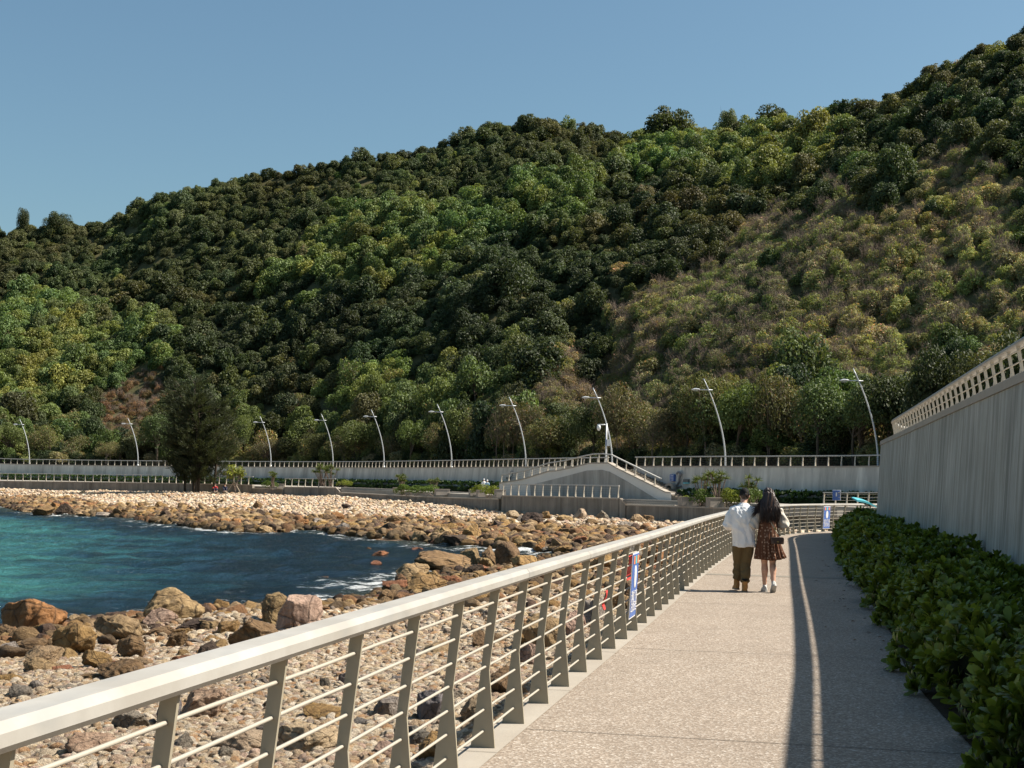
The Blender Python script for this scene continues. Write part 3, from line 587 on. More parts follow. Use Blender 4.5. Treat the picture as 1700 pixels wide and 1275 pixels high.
# ================================================================ railings
PROF = [(-.085, 0), (.085, 0), (.036, .5), (.100, 1.035), (.036, 1.035), (-.022, .5)]
def railing(name, C, spacing, label, group=None, mats=('post', 'handrail', 'cable'), H=1.0, side=-1, cables=7, z=None, rail=(.155, .085), first=0., prof=PROF, maxp=100, th=.02, cr=.009, seam=3.09, lean=.068):
    """C: foot line, columns x y z; side=-1 puts the walkway side on the right of travel"""
    C = np.asarray(C, float)
    if C.shape[1] == 2: C = np.c_[C, np.full(len(C), z or 0.)]
    d = np.r_[0, np.cumsum(np.linalg.norm(np.diff(C[:, :2], axis=0), axis=1))]; at = lambda s: np.array([np.interp(s, d, C[:, k]) for k in range(3)])
    o0 = C[len(C)//2]; root = thing(name, tuple(o0), label, 'railing', group)
    ss = np.arange(first, d[-1]+.01, spacing); order = sorted(range(len(ss)), key=lambda k: np.hypot(*at(ss[k])[:2])); rest = MB()
    pdist_ = {}
    for r_, k in enumerate(order):
        s = ss[k]; p = at(s); t_ = at(min(s+.2, d[-1]))-at(max(s-.2, 0)); t_[2] = 0; t_ /= np.linalg.norm(t_); nrm = np.array([-t_[1], t_[0], 0])*side
        mb = rest if r_ >= maxp else MB()
        vs = [p+nrm*u+np.array([0, 0, v*H])-t_*th/2 for u, v in prof]+[p+nrm*u+np.array([0, 0, v*H])+t_*th/2 for u, v in prof]; m = len(prof)
        mb.add(vs, [tuple(range(m))[::-1], tuple(range(m, 2*m))]+[(i, (i+1) % m, m+(i+1) % m, m+i) for i in range(m)])
        if m == 6:
            pass
        if r_ < maxp: mb.build('post', M[mats[0]], root)
    if rest.v: tag(rest.build('post', M[mats[0]], root), kind='stuff')
    S = resample(C, .5 if spacing < 1.2 else 1.5); T, Nn = frames2d(S); Nn = Nn*side; tz = np.gradient(S[:, 2])
    mb = MB(); w, h = rail[0]/2, rail[1]/2; sec = [(-w, -h), (w*.75, -h), (w, -h*.5), (w, h*.35), (w*.72, h), (-w*.8, h), (-w, h*.6)]
    secs = []
    def flush(secs):
        if len(secs) > 1: mb.ring(secs)
    L = 0.
    for i, p in enumerate(S):
        c = np.array([p[0]+Nn[i, 0]*lean, p[1]+Nn[i, 1]*lean, p[2]+1.035*H+h]); q = [(c[0]+Nn[i, 0]*a, c[1]+Nn[i, 1]*a, c[2]+b) for a, b in sec]
        if seam and i*.5 > 8 and int(i*.5/seam) != int((i-1)*.5/seam) and spacing < 1.2:
            tt = np.array([T[i, 0], T[i, 1], 0])*.004
            secs.append([tuple(np.array(v)-tt) for v in q]); flush(secs); secs = [[tuple(np.array(v)+tt) for v in q]]
            ins = [(c[0]+Nn[i, 0]*a*.93, c[1]+Nn[i, 1]*a*.93, c[2]+b*.9) for a, b in sec]; t5 = tt*8
            mb.ring([[tuple(np.array(v)-t5) for v in ins], [tuple(np.array(v)+t5) for v in ins]])
        else: secs.append(q)
    flush(secs); mb.build('handrail', M[mats[1]], root, smooth=False)
    if cables:
        for k in range(cables):
            v = .11+(.94-.11)*k/(cables-1); us = [p_[0] for p_ in prof]
            u = np.interp(v, [0, .5, 1.035], [0, .007, .068]) if len(prof) == 6 else 0
            cc = MB(); cs = np.arange(max(0, first-.1), d[-1], spacing/2 if spacing < 1.2 else 3.)
            pts = []
            for j, s in enumerate(cs):
                p = at(s); t_ = at(min(s+.2, d[-1]))-at(max(s-.2, 0)); t_[2] = 0; t_ /= np.linalg.norm(t_)+1e-9; nn = np.array([-t_[1], t_[0], 0])*side
                sag = -.006*(random.random()) if spacing < 1.2 else 0
                pts.append(tuple(p+nn*u+np.array([0, 0, v*H+sag])))
            cc.tube(pts, cr, 6 if spacing < 1.2 else 4); cc.build('cable', M[mats[2]], root, smooth=True)
    return root
i0 = int(np.argmin(abs(RC[:, 1]-1.4)))
RCz = np.c_[RC[i0:, :2], np.full(len(RC)-i0, .006)]
dd = np.r_[0, np.cumsum(np.linalg.norm(np.diff(RCz[:, :2], axis=0), axis=1))]
s992 = np.interp(9.92, RCz[:, 1], dd)
main_rail = railing('railing', RCz, 1.03, 'long pale railing with broad handrail, kinked plate posts and steel cables along the walkway', first=s992 % 1.03, z=0, H=1.055)
# ================================================================ high wall on the right
def loftwall(name, C, z0, z1, mat, label, th=.4, batter=.15, cap=None, capmat='coping', cat='retaining wall', group=None, z0s=None, z1s=None):
    """C runs so that the seen face is on the LEFT side of travel"""
    T, Nn = frames2d(C); n = len(C); z0s = np.full(n, z0) if z0s is None else z0s; z1s = np.full(n, z1) if z1s is None else z1s
    m = n//2; root = thing(name, (C[m, 0], C[m, 1], z0s[m]), label, cat, group)
    mb = MB(); secs = []
    for i in range(n):
        f = lambda d, z: (C[i, 0]+Nn[i, 0]*d, C[i, 1]+Nn[i, 1]*d, z)
        secs.append([f(batter, z0s[i]), f(0, z1s[i]), f(-th, z1s[i]), f(-th, z0s[i])])
    mb.ring(secs); mb.build('wall_face', M[mat], root)
    if cap:
        mb = MB(); secs = []
        for i in range(n):
            f = lambda d, z: (C[i, 0]+Nn[i, 0]*d, C[i, 1]+Nn[i, 1]*d, z)
            secs.append([f(cap[0], z1s[i]+.002), f(cap[0], z1s[i]+cap[1]), f(-cap[2], z1s[i]+cap[1]), f(-cap[2], z1s[i]+.002)])
        mb.ring(secs); mb.build('coping', M[capmat], root)
    return root
WCi = WC[::2]
loftwall('high_retaining_wall', WCi, 0, WALLTOP, 'wallnear', 'tall curved grey concrete wall with pale vertical streaks behind the hedge', th=.5, batter=.22, cap=(.03, .14, .75))
PROFU = [(-.05, 0), (.09, 0), (.055, .35), (.07, .7), (0, .7), (-.02, .35)]
railing('railing', np.c_[off(WC, -.495), np.full(len(WC), WALLTOP+.14)][4:], 1.03, 'cream railing with close set posts on top of the tall wall at right', 'railings on the upper walls', ('cream', 'handrail', 'cream'), H=.68, side=1, cables=4, rail=(.16, .085), th=.03, cr=.012, prof=PROF, lean=.04)
# upper ground behind the high wall
mb = MB(); L = off(WC, -.4); far = [(90, p[1]) for p in L]
strip('upper_promenade_paving', L, np.array(far), WALLTOP-.06, M['step'], 'upper promenade behind the tall wall', 'ground')
# ================================================================ hedge in front of the wall
def rosettes(P, Nrm, nl, size, leafw, mb_seed=0, curl=.35, up=.55, split=2):
    """leaf rosettes as numpy: returns V, Q, tint"""
    r = np.random.default_rng(mb_seed); n = len(P); k = nl
    base = np.repeat(P, k, 0); nn = np.repeat(Nrm, k, 0)
    a = r.normal(size=(n*k, 3)); t1 = a-(a*nn).sum(1)[:, None]*nn; t1 /= np.linalg.norm(t1, axis=1)[:, None]
    el = r.uniform(.15, 1.25, (n*k, 1)); d = nn*np.sin(el)*1.0+t1*np.cos(el); d[:, 2] += up*.75; d /= np.linalg.norm(d, axis=1)[:, None]
    w = np.cross(nn, d); w /= np.linalg.norm(w, axis=1)[:, None]+1e-9
    nl_ = np.cross(d, w); L = size*r.uniform(.65, 1.2, (n*k, 1)); Wd = L*leafw*r.uniform(.8, 1.15, (n*k, 1))
    fr = [(0., .12, 0.), (.4, .75, .06), (.75, 1., .05), (1., .45, -.06)]
    rows = []
    for f, wd, cu in fr:
        c = base+d*L*f+nl_*L*cu
        rows += [c-w*Wd*wd/2, c+w*Wd*wd/2]
    V = np.stack(rows, 1).reshape(-1, 3); b = (np.arange(n*k)*8)[:, None]
    Q = np.concatenate([b+np.array([[0, 1, 3, 2]]), b+np.array([[2, 3, 5, 4]]), b+np.array([[4, 5, 7, 6]])], 1).reshape(-1, 4)
    tint = np.repeat(r.uniform(.65, 1.45, n*k), 8)*np.repeat(np.repeat(r.uniform(.8, 1.2, n), k), 8)
    return V, Q, tint
def leaf_obj(name, V, Q, tint, mat, color, parent=None, loc=(0, 0, 0), yellow=0.):
    me = np_mesh(name, V-np.array(loc), Q, False); at = me.attributes.new('tint', 'FLOAT_COLOR', 'POINT')
    c = np.ones((len(V), 4), np.float32); c[:, 0] = tint*(1+yellow*(tint-1)); c[:, 1] = tint; c[:, 2] = tint*.9; at.data.foreach_set('color', c.ravel())
    o = link(name, me, parent, mat); o.color = (*color, 1)
    if parent is None: o.location = loc
    return o
def hedge(name, FR, BK, z, Hh, dens, size, nl, label, color, lump=.18, near=None, group=None, seed=5, core=True):
    """FR front line, BK back line (same count); mounded hedge of leaf rosettes"""
    r = np.random.default_rng(seed); FR = np.asarray(FR)[:, :2]; BK = np.asarray(BK)[:, :2]; n = len(FR)
    seg = np.linalg.norm(np.diff(FR, axis=0), axis=1); wid = np.linalg.norm(FR-BK, axis=1).mean(); cnt = int(seg.sum()*(wid+Hh)*dens)
    d = np.r_[0, np.cumsum(seg)]; s = r.uniform(0, d[-1], cnt)
    if near is not None: s = d[-1]*(r.random(cnt)**near)
    fx = np.stack([np.interp(s, d, FR[:, k]) for k in (0, 1)], 1); bx = np.stack([np.interp(s, d, BK[:, k]) for k in (0, 1)], 1)
    v = r.random(cnt); front = v < (Hh*1.1/(wid+Hh)); q = np.where(front, v/(Hh*1.1/(wid+Hh)), (v-Hh*1.1/(wid+Hh))/(1-Hh*1.1/(wid+Hh)))
    fwd = (fx-bx); fwd /= np.linalg.norm(fwd, axis=1)[:, None]
    ang = q*math.pi/2
    inset = np.where(front, (1-np.sin(ang))*0, 0)
    R_f = .42
    pos = np.where(front[:, None], fx-fwd*(R_f*(1-np.cos(ang)))[:, None], fx-fwd*R_f-fwd*((wid-R_f)*q)[:, None])
    t_w = np.where(front, 0, q)[:, None]; pos = np.where(front[:, None], pos, (fx-fwd*R_f)*(1-t_w)+bx*t_w)
    hz = np.where(front, np.sin(ang)*.98+.03, 1.)*Hh
    lum = (vnoise(pos[:, 0], pos[:, 1], .8, 31)+.6*vnoise(pos[:, 0], pos[:, 1], .33, 32))*lump*2
    z_ = z+np.maximum(hz+lum*np.where(front, hz/Hh, 1.), .05); out = vnoise(pos[:, 0]*2, z_*2+pos[:, 1]*2, .9, 33)*lump*2.1; pos = pos+fwd*(out*np.where(front, 1, 0))[:, None]
    dep = r.random(cnt)**3*.22; N3 = np.c_[fwd*np.where(front, np.cos(ang), .12)[:, None], np.where(front, np.sin(ang)+.25, 1.)]; N3 += r.normal(0, .28, N3.shape); N3 /= np.linalg.norm(N3, axis=1)[:, None]
    P3 = np.c_[pos, z_]-N3*dep[:, None]
    dist = np.hypot(P3[:, 0], P3[:, 1]); sz = size*np.clip(dist/26, 1., 1.7)
    V, Q, tint = rosettes(P3, N3, nl, 1., .42, seed); k8 = nl*8; c = np.repeat(P3, k8, 0); V = c+(V-c)*np.repeat(sz, k8)[:, None]
    m = n//2; root = thing(name, (FR[m, 0], FR[m, 1], z), label, 'hedge', group)
    leaf_obj('foliage', V, Q, tint, M['hedgeleaf'], color, root, tuple(root.location), yellow=.12)
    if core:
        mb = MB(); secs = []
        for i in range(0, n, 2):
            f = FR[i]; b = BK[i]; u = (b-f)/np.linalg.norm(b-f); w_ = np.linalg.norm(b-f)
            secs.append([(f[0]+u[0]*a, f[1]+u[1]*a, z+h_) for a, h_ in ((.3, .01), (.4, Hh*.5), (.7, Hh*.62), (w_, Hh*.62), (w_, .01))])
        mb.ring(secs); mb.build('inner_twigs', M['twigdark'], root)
    return root
def by_count(C, n): C = np.asarray(C); d = np.r_[0, np.cumsum(np.linalg.norm(np.diff(C[:, :2], axis=0), axis=1))]; t_ = np.linspace(0, d[-1], n); return np.stack([np.interp(t_, d, C[:, k]) for k in range(2)], 1)
hsel = HC[HC[:, 1] > 5.5]; back = []
Wb = off(WC, .24); Th, Nh = frames2d(hsel)
for p, nn in zip(hsel, Nh):
    j = np.argmin(abs((Wb-p[:2])@np.array([nn[1], -nn[0]])) + np.linalg.norm(Wb-p[:2], axis=1)*.25); back.append(Wb[j])
hedge('hedge', hsel, np.array(back), 0, .62, 72, .138, 11, 'dense dark green broad leaved hedge between walkway and tall wall', (.135, .178, .032), near=1.3, lump=.26)
hs = np.array(back); strip('hedge_bed', hsel[:, :2]-Nh*.02+Nh*.1, hs, .012, M['bed'], 'soil bed under the hedge', 'bed')
# dry leaves fallen along the hedge
q = random.Random(3); mb = MB()
for k in range(150):
    i = q.randrange(20, len(hsel)-5); d_ = abs(q.gauss(0, .35))+.02; p = hsel[i][:2]+Nh[i]*d_; a = q.uniform(0, 6.28); L_ = q.uniform(.02, .05); c_, s_ = math.cos(a), math.sin(a); w_ = L_*.45; z_ = .008
    mb.add([(p[0]-c_*L_, p[1]-s_*L_, z_), (p[0]-s_*w_, p[1]+c_*w_, z_+.012), (p[0]+c_*L_, p[1]+s_*L_, z_+.004), (p[0]+s_*w_, p[1]-c_*w_, z_+.009)], [(0, 3, 2, 1)])
tag(mb.build('leaf_litter', simple('dry_leaf', (.16, .085, .03), .8, .4, 30.)), 'dry leaves fallen on the walkway along the hedge', 'leaves', kind='stuff')
# ================================================================ far promenade: lamp line, upper wall
lampx = [(30, 694), (210, 694), (430, 692), (532, 690), (615, 681), (725, 672), (845, 660), (985, 645), (1170, 630), (1420, 613)]
LP = []
for x, yt in lampx:
    yb = np.interp(x, [0, 800, 1450], [764, 766, 760]); D = F*7.4/(yb-yt)
    if x == 532: D = 226.
    if x == 210: D = 251.
    if x == 30: D = 258.
    p = dp(x, yb, D); LP.append((p[0], p[1], p[2]-1.1))
UP = np.array([(-150, 268), (-110, 262)]+[(p[0], p[1]-1.4) for p in LP]+[(39, 107), (52, 95), (70, 84)])
d2 = np.array([4.1]*2+[p[2] for p in LP]+[3.9, 3.8, 3.7])
UPz = np.c_[UP, np.clip(d2, 3.6, 4.6)]
def scur(C, step, it): 
    Q = resample(C, step)
    for _ in range(it): Q[1:-1] = Q[1:-1]*.5+(Q[:-2]+Q[2:])*.25
    return resample(Q, step)
UC = scur(UPz, 1.5, 8)
# stair gap in the wall between px 985 and 1050
pxu = proj(UC)[0]; iL = int(np.argmin(abs(pxu-1003))); iR = int(np.argmin(abs(pxu-1048)))
print('upper wall', [tuple(np.round(UC[i], 1)) for i in (0, 30, 60, iL, iR, -1)], [tuple(np.round(proj(UC[i])[:2])) for i in (0, 30, 60, 80, 100, iL, iR, -1)])
TER = lambda y: np.interp(y, [150, 215], [.5, .85])
Lw = UC[:iL+1]; Rw = UC[iR:]
# face must be on the left of travel: the sea lies on the right while travelling rightwards, so reverse
Lr, Rr_ = Lw[::-1], Rw[::-1]
loftwall('far_retaining_wall', Lr[:, :2], 0, 0, 'wallfar', 'long grey retaining wall of the far promenade left of the ramp', th=.5, batter=.3, cap=(.05, .12, .55), z0s=TER(Lr[:, 1])-.3, z1s=Lr[:, 2], group='far retaining walls')
loftwall('far_retaining_wall', Rr_[:, :2], 0, 0, 'wallfar', 'grey retaining wall with a large number 2 right of the stairs', th=.5, batter=.3, cap=(.05, .12, .55), z0s=Rr_[:, 1]*0+.1, z1s=Rr_[:, 2], group='far retaining walls')
for C_, lab in ((Lw, 'long cream railing on the far grey wall, left of the ramp'), (Rw, 'cream railing on the grey wall with the number 2')):
    Cc = np.c_[off(C_, .15), C_[:, 2]+.12]
    railing('railing', Cc, 1.35, lab, 'railings on the upper walls', ('cream', 'railtop', 'dark'), H=.78, side=1, cables=5, rail=(.2, .1), th=.09, cr=.009, seam=0, first=.2)
# upper promenade behind the wall
nn = len(UC); Lb = off(UC, .3)
mb = MB(); V = [(Lb[i][0], Lb[i][1], UC[i, 2]-.02) for i in range(nn)]+[(off(UC, 9.)[i][0], off(UC, 9.)[i][1], UC[i, 2]-.02) for i in range(nn)]
O2 = off(UC, 9.)
mb.add(V, [(i, i+1, nn+i+1, nn+i) for i in range(nn-1)]); tag(mb.build('upper_promenade', M['step']), 'upper promenade behind the far wall', 'promenade', kind='structure')
# ================================================================ sea wall and lower terrace
SWp = [(-250, 797, 216, 1), (0, 798, 214, 1), (240, 801, 208, 1), (419, 804.5, 199, 1)]
SWA = [dp(x, y, D) for x, y, D, _ in SWp]
SWB = [dp(x, y, D) for x, y, D in [(419, 810, 199), (470, 811.5, 193)]]
SWC_ = [dp(x, y, D) for x, y, D in [(472, 808, 193), (556, 809, 187)]]
SWD = [dp(x, y, D) for x, y, D in [(563, 817, 184.5), (700, 824, 167), (828, 828, 147.5)]]
SWE = [dp(x, y, D) for x, y, D in [(834, 822, 143.5), (930, 824, 136), (1027, 827, 128.5)]]
SWF = [dp(x, y, D) for x, y, D in [(1036, 837, 128), (1120, 840, 122.5), (1205, 842.5, 117), (1300, 844, 110.5), (1400, 845, 104), (1500, 846, 97), (1620, 850, 90)]]
labs = ['low concrete sea wall at the left end of the far beach', 'short low sea wall by the sapling', 'raised concrete sea wall under the short railing', 'long low concrete sea wall behind the pale shingle', 'tall stained concrete sea wall under the long white railing', 'stained concrete sea wall right of the ramp, seen above the handrail']
for S_, lab in zip((SWA, SWB, SWC_, SWD, SWE, SWF), labs):
    S_ = resample(S_, 2.)[::-1]
    loftwall('sea_wall', S_[:, :2], 0, 0, 'seawall', lab, th=.5, batter=.02, cap=(.04, .12, .5), cat='sea wall', z0s=S_[:, 2]*0-3., z1s=S_[:, 2]-.12, group='sea walls')
# terrace ground between the sea walls and the upper wall
front = resample(np.array([(p[0], p[1]+(.45 if i < 3 else .45), 0) for i, p in enumerate(SWA+SWC_+SWD+SWE+SWF)]), 2.)
nf = len(front); backl = []
UCd = UC[:, :2]
bk = by_count(UC[np.argmin(abs(UC[:, 0]+130)):], nf)
V = [(front[i, 0], front[i, 1]+2.6, TER(front[i, 1])) for i in range(nf)]+[(bk[i, 0], bk[i, 1]+.1, TER(bk[i, 1])) for i in range(nf)]+[(front[i, 0], front[i, 1]+2.6, -1.2) for i in range(nf)]+[(front[i, 0], front[i, 1], -.42) for i in range(nf)]+[(front[i, 0], front[i, 1]+2.62, -.42) for i in range(nf)]
mb = MB(); mb.add(V, [(i, i+1, nf+i+1, nf+i) for i in range(nf-1)]+[(2*nf+i, 2*nf+i+1, i+1, i) for i in range(nf-1)])
tag(mb.build('lower_terrace', M['step']), 'paved lower terrace between the sea wall and the grey wall', 'terrace', kind='structure')
# terrace plates up to the railings where the raised wall parts are
for S_ in (SWA, SWC_, SWE):
    S_ = resample(S_, 2.); k = len(S_); mb = MB()
    mb.add([(p[0], p[1]+.3, p[2]-.03) for p in S_]+[(p[0], p[1]+3.5, p[2]-.03) for p in S_], [(i, i+1, k+i+1, k+i) for i in range(k-1)])
    tag(mb.build('terrace_edge', M['step']), 'terrace paving behind the railing', 'terrace', kind='structure')
for S_, lab in ((SWA, 'low cream railing along the left part of the far beach'), (SWC_, 'short cream railing on the raised sea wall'), (SWE, 'cream railing on the tall sea wall in front of the ramp')):
    S_ = np.array(S_); S_ = resample(S_, 2.); S_[:, 1] += .2
    railing('railing', S_, 1.3, lab, 'railings of the lower terrace', ('cream', 'railtop', 'dark'), H=1.03, side=1, cables=5, rail=(.16, .09), th=.1, cr=.007, seam=0, first=.1)
S_ = np.array([dp(x, y, D) for x, y, D in [(1366, 842, 108), (1400, 843, 106), (1460, 843.5, 102), (1500, 844, 98)]])
railing('railing', resample(S_, 2.), 1.3, 'short cream railing behind the walkway bend, half hidden by the tall wall', 'railings of the lower terrace', ('cream', 'railtop', 'cable'), H=1.03, side=1, cables=5, rail=(.16, .09), th=.1, cr=.012, seam=0, first=.1)
# front slope pieces at the ends of the raised walls
def slope(p0, p1, lab):
    a = np.array(p0); b = np.array(p1); mb = MB(); y2 = .5
    mb.add([(a[0], a[1]-.04, -3), (b[0], b[1]-.04, -3), (b[0], b[1]-.04, b[2]), (a[0], a[1]-.04, a[2]), (a[0], a[1]+y2, -3), (b[0], b[1]+y2, -3), (b[0], b[1]+y2, b[2]), (a[0], a[1]+y2, a[2])],
           [(0, 1, 2, 3), (5, 4, 7, 6), (1, 5, 6, 2), (4, 0, 3, 7)]); mb.m = 1; mb.add([(a[0], a[1]-.09, a[2]), (b[0], b[1]-.09, b[2]), (b[0], b[1]+y2, b[2]), (a[0], a[1]+y2, a[2]), (a[0], a[1]-.09, a[2]+.12), (b[0], b[1]-.09, b[2]+.12), (b[0], b[1]+y2, b[2]+.12), (a[0], a[1]+y2, a[2]+.12)], [(0, 1, 5, 4), (4, 5, 6, 7), (1, 2, 6, 5), (3, 0, 4, 7)])
    tag(mb.build('sloping_wall_end', [M['seawall'], M['coping']], origin=(a[0], a[1], -1.)), lab, 'sea wall')
slope(dp(556.5, 809.6, 187), dp(564, 817, 186), 'short sloping end of the raised sea wall under the short railing')
slope(dp(1027.5, 828, 128.5), dp(1038, 838, 127.7), 'short sloping end of the tall sea wall, right of the long white railing')
# benches / steps behind the low sea walls
def bench(pix, h, dp_, lab, z=None, m='step'):
    P = resample(np.array([dp(*q) for q in pix]), 2.)[::-1]; T, Nn = frames2d(P); mb = MB()
    mb.ring([[(P[i, 0], P[i, 1], P[i, 2]-h), (P[i, 0], P[i, 1], P[i, 2]), (P[i, 0]-Nn[i, 0]*dp_, P[i, 1]-Nn[i, 1]*dp_, P[i, 2]), (P[i, 0]-Nn[i, 0]*dp_, P[i, 1]-Nn[i, 1]*dp_, P[i, 2]-h)] for i in range(len(P))])
    k = len(P)//2; return tag(mb.build('stone_bench', M[m], origin=tuple(P[k])), lab, 'bench', 'concrete seating steps')
bench([(566, 808.5, 187.5), (655, 812, 177)], .9, .6, 'long concrete seating step right of the short railing')
bench([(566, 812.5, 186.8), (655, 816, 176.2)], .5, .6, 'lower concrete seating step right of the short railing')
bench([(745, 816, 167), (782, 818, 163)], .8, .6, 'short concrete seat between two planted beds')
bench([(1036, 828.5, 131), (1148, 831.5, 123.8)], 1.2, .6, 'top concrete seating step at the foot of the stairs')
bench([(1036, 832., 130.2), (1132, 834.8, 124.2)], .8, .6, 'middle concrete seating step at the foot of the stairs')
bench([(1036, 835.4, 129.4), (1120, 838, 124.)], .5, .6, 'lowest concrete seating step at the foot of the stairs')
bench([(1260, 846, 112.5), (1390, 846.5, 102.5)], .5, .5, 'concrete seating step behind the walkway bend')
def block(px, py, D, w, h, lab, d=1.):
    p = dp(px, py, D); mb = MB(); mb.box((0, 0, h/2), (w, d, h)); mb.box((0, 0, h+.02), (w+.08, d+.08, .05)); o = mb.build('planter_block', M['planter'], origin=(0, 0, 0)); o.location = tuple(p)
    o.rotation_euler = (0, 0, .25); return tag(o, lab, 'planter', 'concrete planter blocks')
block(465, 811, 194, 1.0, .6, 'concrete planter block left of the short railing'); block(661, 819.5, 174, 1.2, .7, 'concrete planter block at the right end of the long seating step')
block(734, 822, 163.5, 1.6, .65, 'concrete planter block left of the short seat'); block(786, 823.5, 157, .9, .65, 'concrete planter block right of the short seat'); block(798, 825, 153, .8, .7, 'concrete planter block below the distant couple')
block(1143, 839.5, 122, 1.6, .7, 'concrete planter block at the right end of the seating steps'); block(1187, 842, 119, 1.25, .75, 'concrete planter block just left of the man with the cap')
block(830, 826, 147, 1., .8, 'concrete planter block at the left end of the tall sea wall')
# ================================================================ ramp wall and stairs
iA = int(np.argmin(abs(pxu-1170))); iB = int(np.argmin(abs(pxu-1050)))
dv = UC[iA, :2]-UC[iB, :2]; dv /= np.linalg.norm(dv); nv = np.array([-dv[1], dv[0]]); nv = nv if nv[1] < 0 else -nv       # towards the sea
P0 = UC[iB, :2]+nv*3.0; N0 = nv
fr = lambda x, y: plane_pt(x, y, P0, N0)
outer = [(829, 812), (829, 803), (868, 796.5), (912, 783), (924, 782.5), (950, 777), (978, 770), (1010, 769.5), (1022, 777), (1105, 818), (1114, 819), (1114, 829), (1000, 830), (880, 828), (850, 824)]
W3 = [fr(*q) for q in outer]
for k in range(len(outer)-4, len(outer)): W3[k][2] = .35
W3[0][2] = .5
back = lambda p, d: np.array([p[0]-nv[0]*d, p[1]-nv[1]*d, p[2]])
root = thing('ramp_wall', tuple(fr(980, 828)), 'sloping grey ramp wall with a lighter band, in the middle of the far promenade', 'ramp wall')
mb = MB(); m = len(W3); vs = [tuple(p) for p in W3]+[tuple(back(p, .5)) for p in W3]
mb.add(vs, [tuple(range(m)), tuple(range(m, 2*m))[::-1]]+[(i, (i+1) % m, m+(i+1) % m, m+i) for i in range(m)]); mb.build('wall_face', M['wallband'], root)
inner = [(880, 805), (900, 800.5), (945, 789), (975, 781), (1000, 780), (1012, 783), (1036, 796), (1098, 827), (1000, 829), (882, 826)]
I3 = [fr(*q) for q in inner]
for k in (-1, -2, -3): I3[k][2] = .36
mb = MB(); m = len(I3); vs = [tuple(np.array(p)+np.array([nv[0], nv[1], 0])*.03) for p in I3]+[tuple(p) for p in I3]
mb.add(vs, [tuple(range(m)), tuple(range(m, 2*m))[::-1]]+[(i, (i+1) % m, m+(i+1) % m, m+i) for i in range(m)]); mb.build('dark_panel', M['panel'], root)
top = [np.array(W3[k]) for k in range(1, 11)]
mb = MB()
mb.ring([[tuple(p+np.array([nv[0]*.06, nv[1]*.06, 0])), tuple(p+np.array([nv[0]*.06, nv[1]*.06, .12])), tuple(back(p, .55)+np.array([0, 0, .12])), tuple(back(p, .55))] for p in top]); mb.build('coping', M['coping'], root)
Rt = resample(np.array([back(p, .2)+np.array([0, 0, .12]) for p in top[:-1]]), 1.)
railing('railing', Rt[:int(len(Rt)*.995)], 1.45, 'cream railing climbing over the sloping ramp wall', 'railings of the ramp and stairs', ('cream', 'railtop', 'dark'), H=.78, side=1, cables=4, rail=(.2, .1), th=.12, cr=.008, seam=0, first=.1)
# stairs between the ramp wall and the wall with the number
sA = UC[iB, :2]+nv*.3; s0 = plane_pt(1047, 779, sA, N0); s1 = plane_pt(1164, 828, sA, N0); sd_ = nv*1.42
mb = MB(); ns = 22; z_top, z_bot = s0[2], max(.5, s1[2]); along = (s1[:2]-s0[:2])@dv
for k in range(ns):
    a = s0[:2]+dv*(along*k/ns); b = s0[:2]+dv*(along*(k+1)/ns); zt = z_top+(z_bot-z_top)*(k)/ns; c = (a+b)/2+sd_
    mb.box((c[0], c[1], (zt-.3)/2), (along/ns*.99, 2.5, zt+.3), math.atan2(dv[1], dv[0]))
st = tag(mb.build('stairs', M['stair'], origin=(s1[0], s1[1], .5)), 'flight of concrete stairs down from the upper promenade between ramp and wall', 'stairs')
# landing at the stair head
c = s0[:2]+sd_-dv*3.52; mb = MB(); mb.box((c[0], c[1], z_top/2-.1), (7, 2.5, z_top+.2), math.atan2(dv[1], dv[0])); tag(mb.build('stair_landing', M['step']), 'landing at the head of the stairs', 'landing', kind='structure')
# signs on the walls -------------------------------------------------
wall0 = UC[iB, :2]+nv*.28
def wp(x, y, o=0.):
    p = plane_pt(x, y, UC[iB, :2]+nv*.27, N0); return np.array([p[0]+nv[0]*o, p[1]+nv[1]*o, p[2]])
def wall_quad(mb, x0, y0, x1, y1, o, th, w=wp):
    q = [w(x0, y1, o), w(x1, y1, o), w(x1, y0, o), w(x0, y0, o)]; q2 = [w(x0, y1, o-th), w(x1, y1, o-th), w(x1, y0, o-th), w(x0, y0, o-th)]
    mb.add(q+q2, [(0, 1, 2, 3), (7, 6, 5, 4), (0, 4, 5, 1), (1, 5, 6, 2), (2, 6, 7, 3), (3, 7, 4, 0)])
r_ = thing('wall_sign', tuple(wp(1117, 793, .1)), 'small blue sign with three white text rows, left of the number 2', 'sign')
mb = MB(); wall_quad(mb, 1113.6, 787.5, 1120.4, 799, .12, .25); mb.build('board', M['signblue'], r_)
mb = MB()
for y in (789.3, 793, 796.4):
    for x in ((1115, 1116.8), (1117.4, 1119.2)): wall_quad(mb, x[0], y, x[1], y+1.3, .135, .03)
mb.build('lettering', M['signwhite'], r_)
r_ = thing('wall_picture_sign', tuple(wp(1139.5, 799, .1)), 'small dark picture panel with a blue foot, right of the number 2', 'sign')
mb = MB(); wall_quad(mb, 1135.4, 795.5, 1143.6, 801, .12, .25); mb.build('picture', M['picture'], r_); mb = MB(); wall_quad(mb, 1135.4, 801, 1143.6, 803, .12, .25); mb.build('foot_strip', M['signteal'], r_)
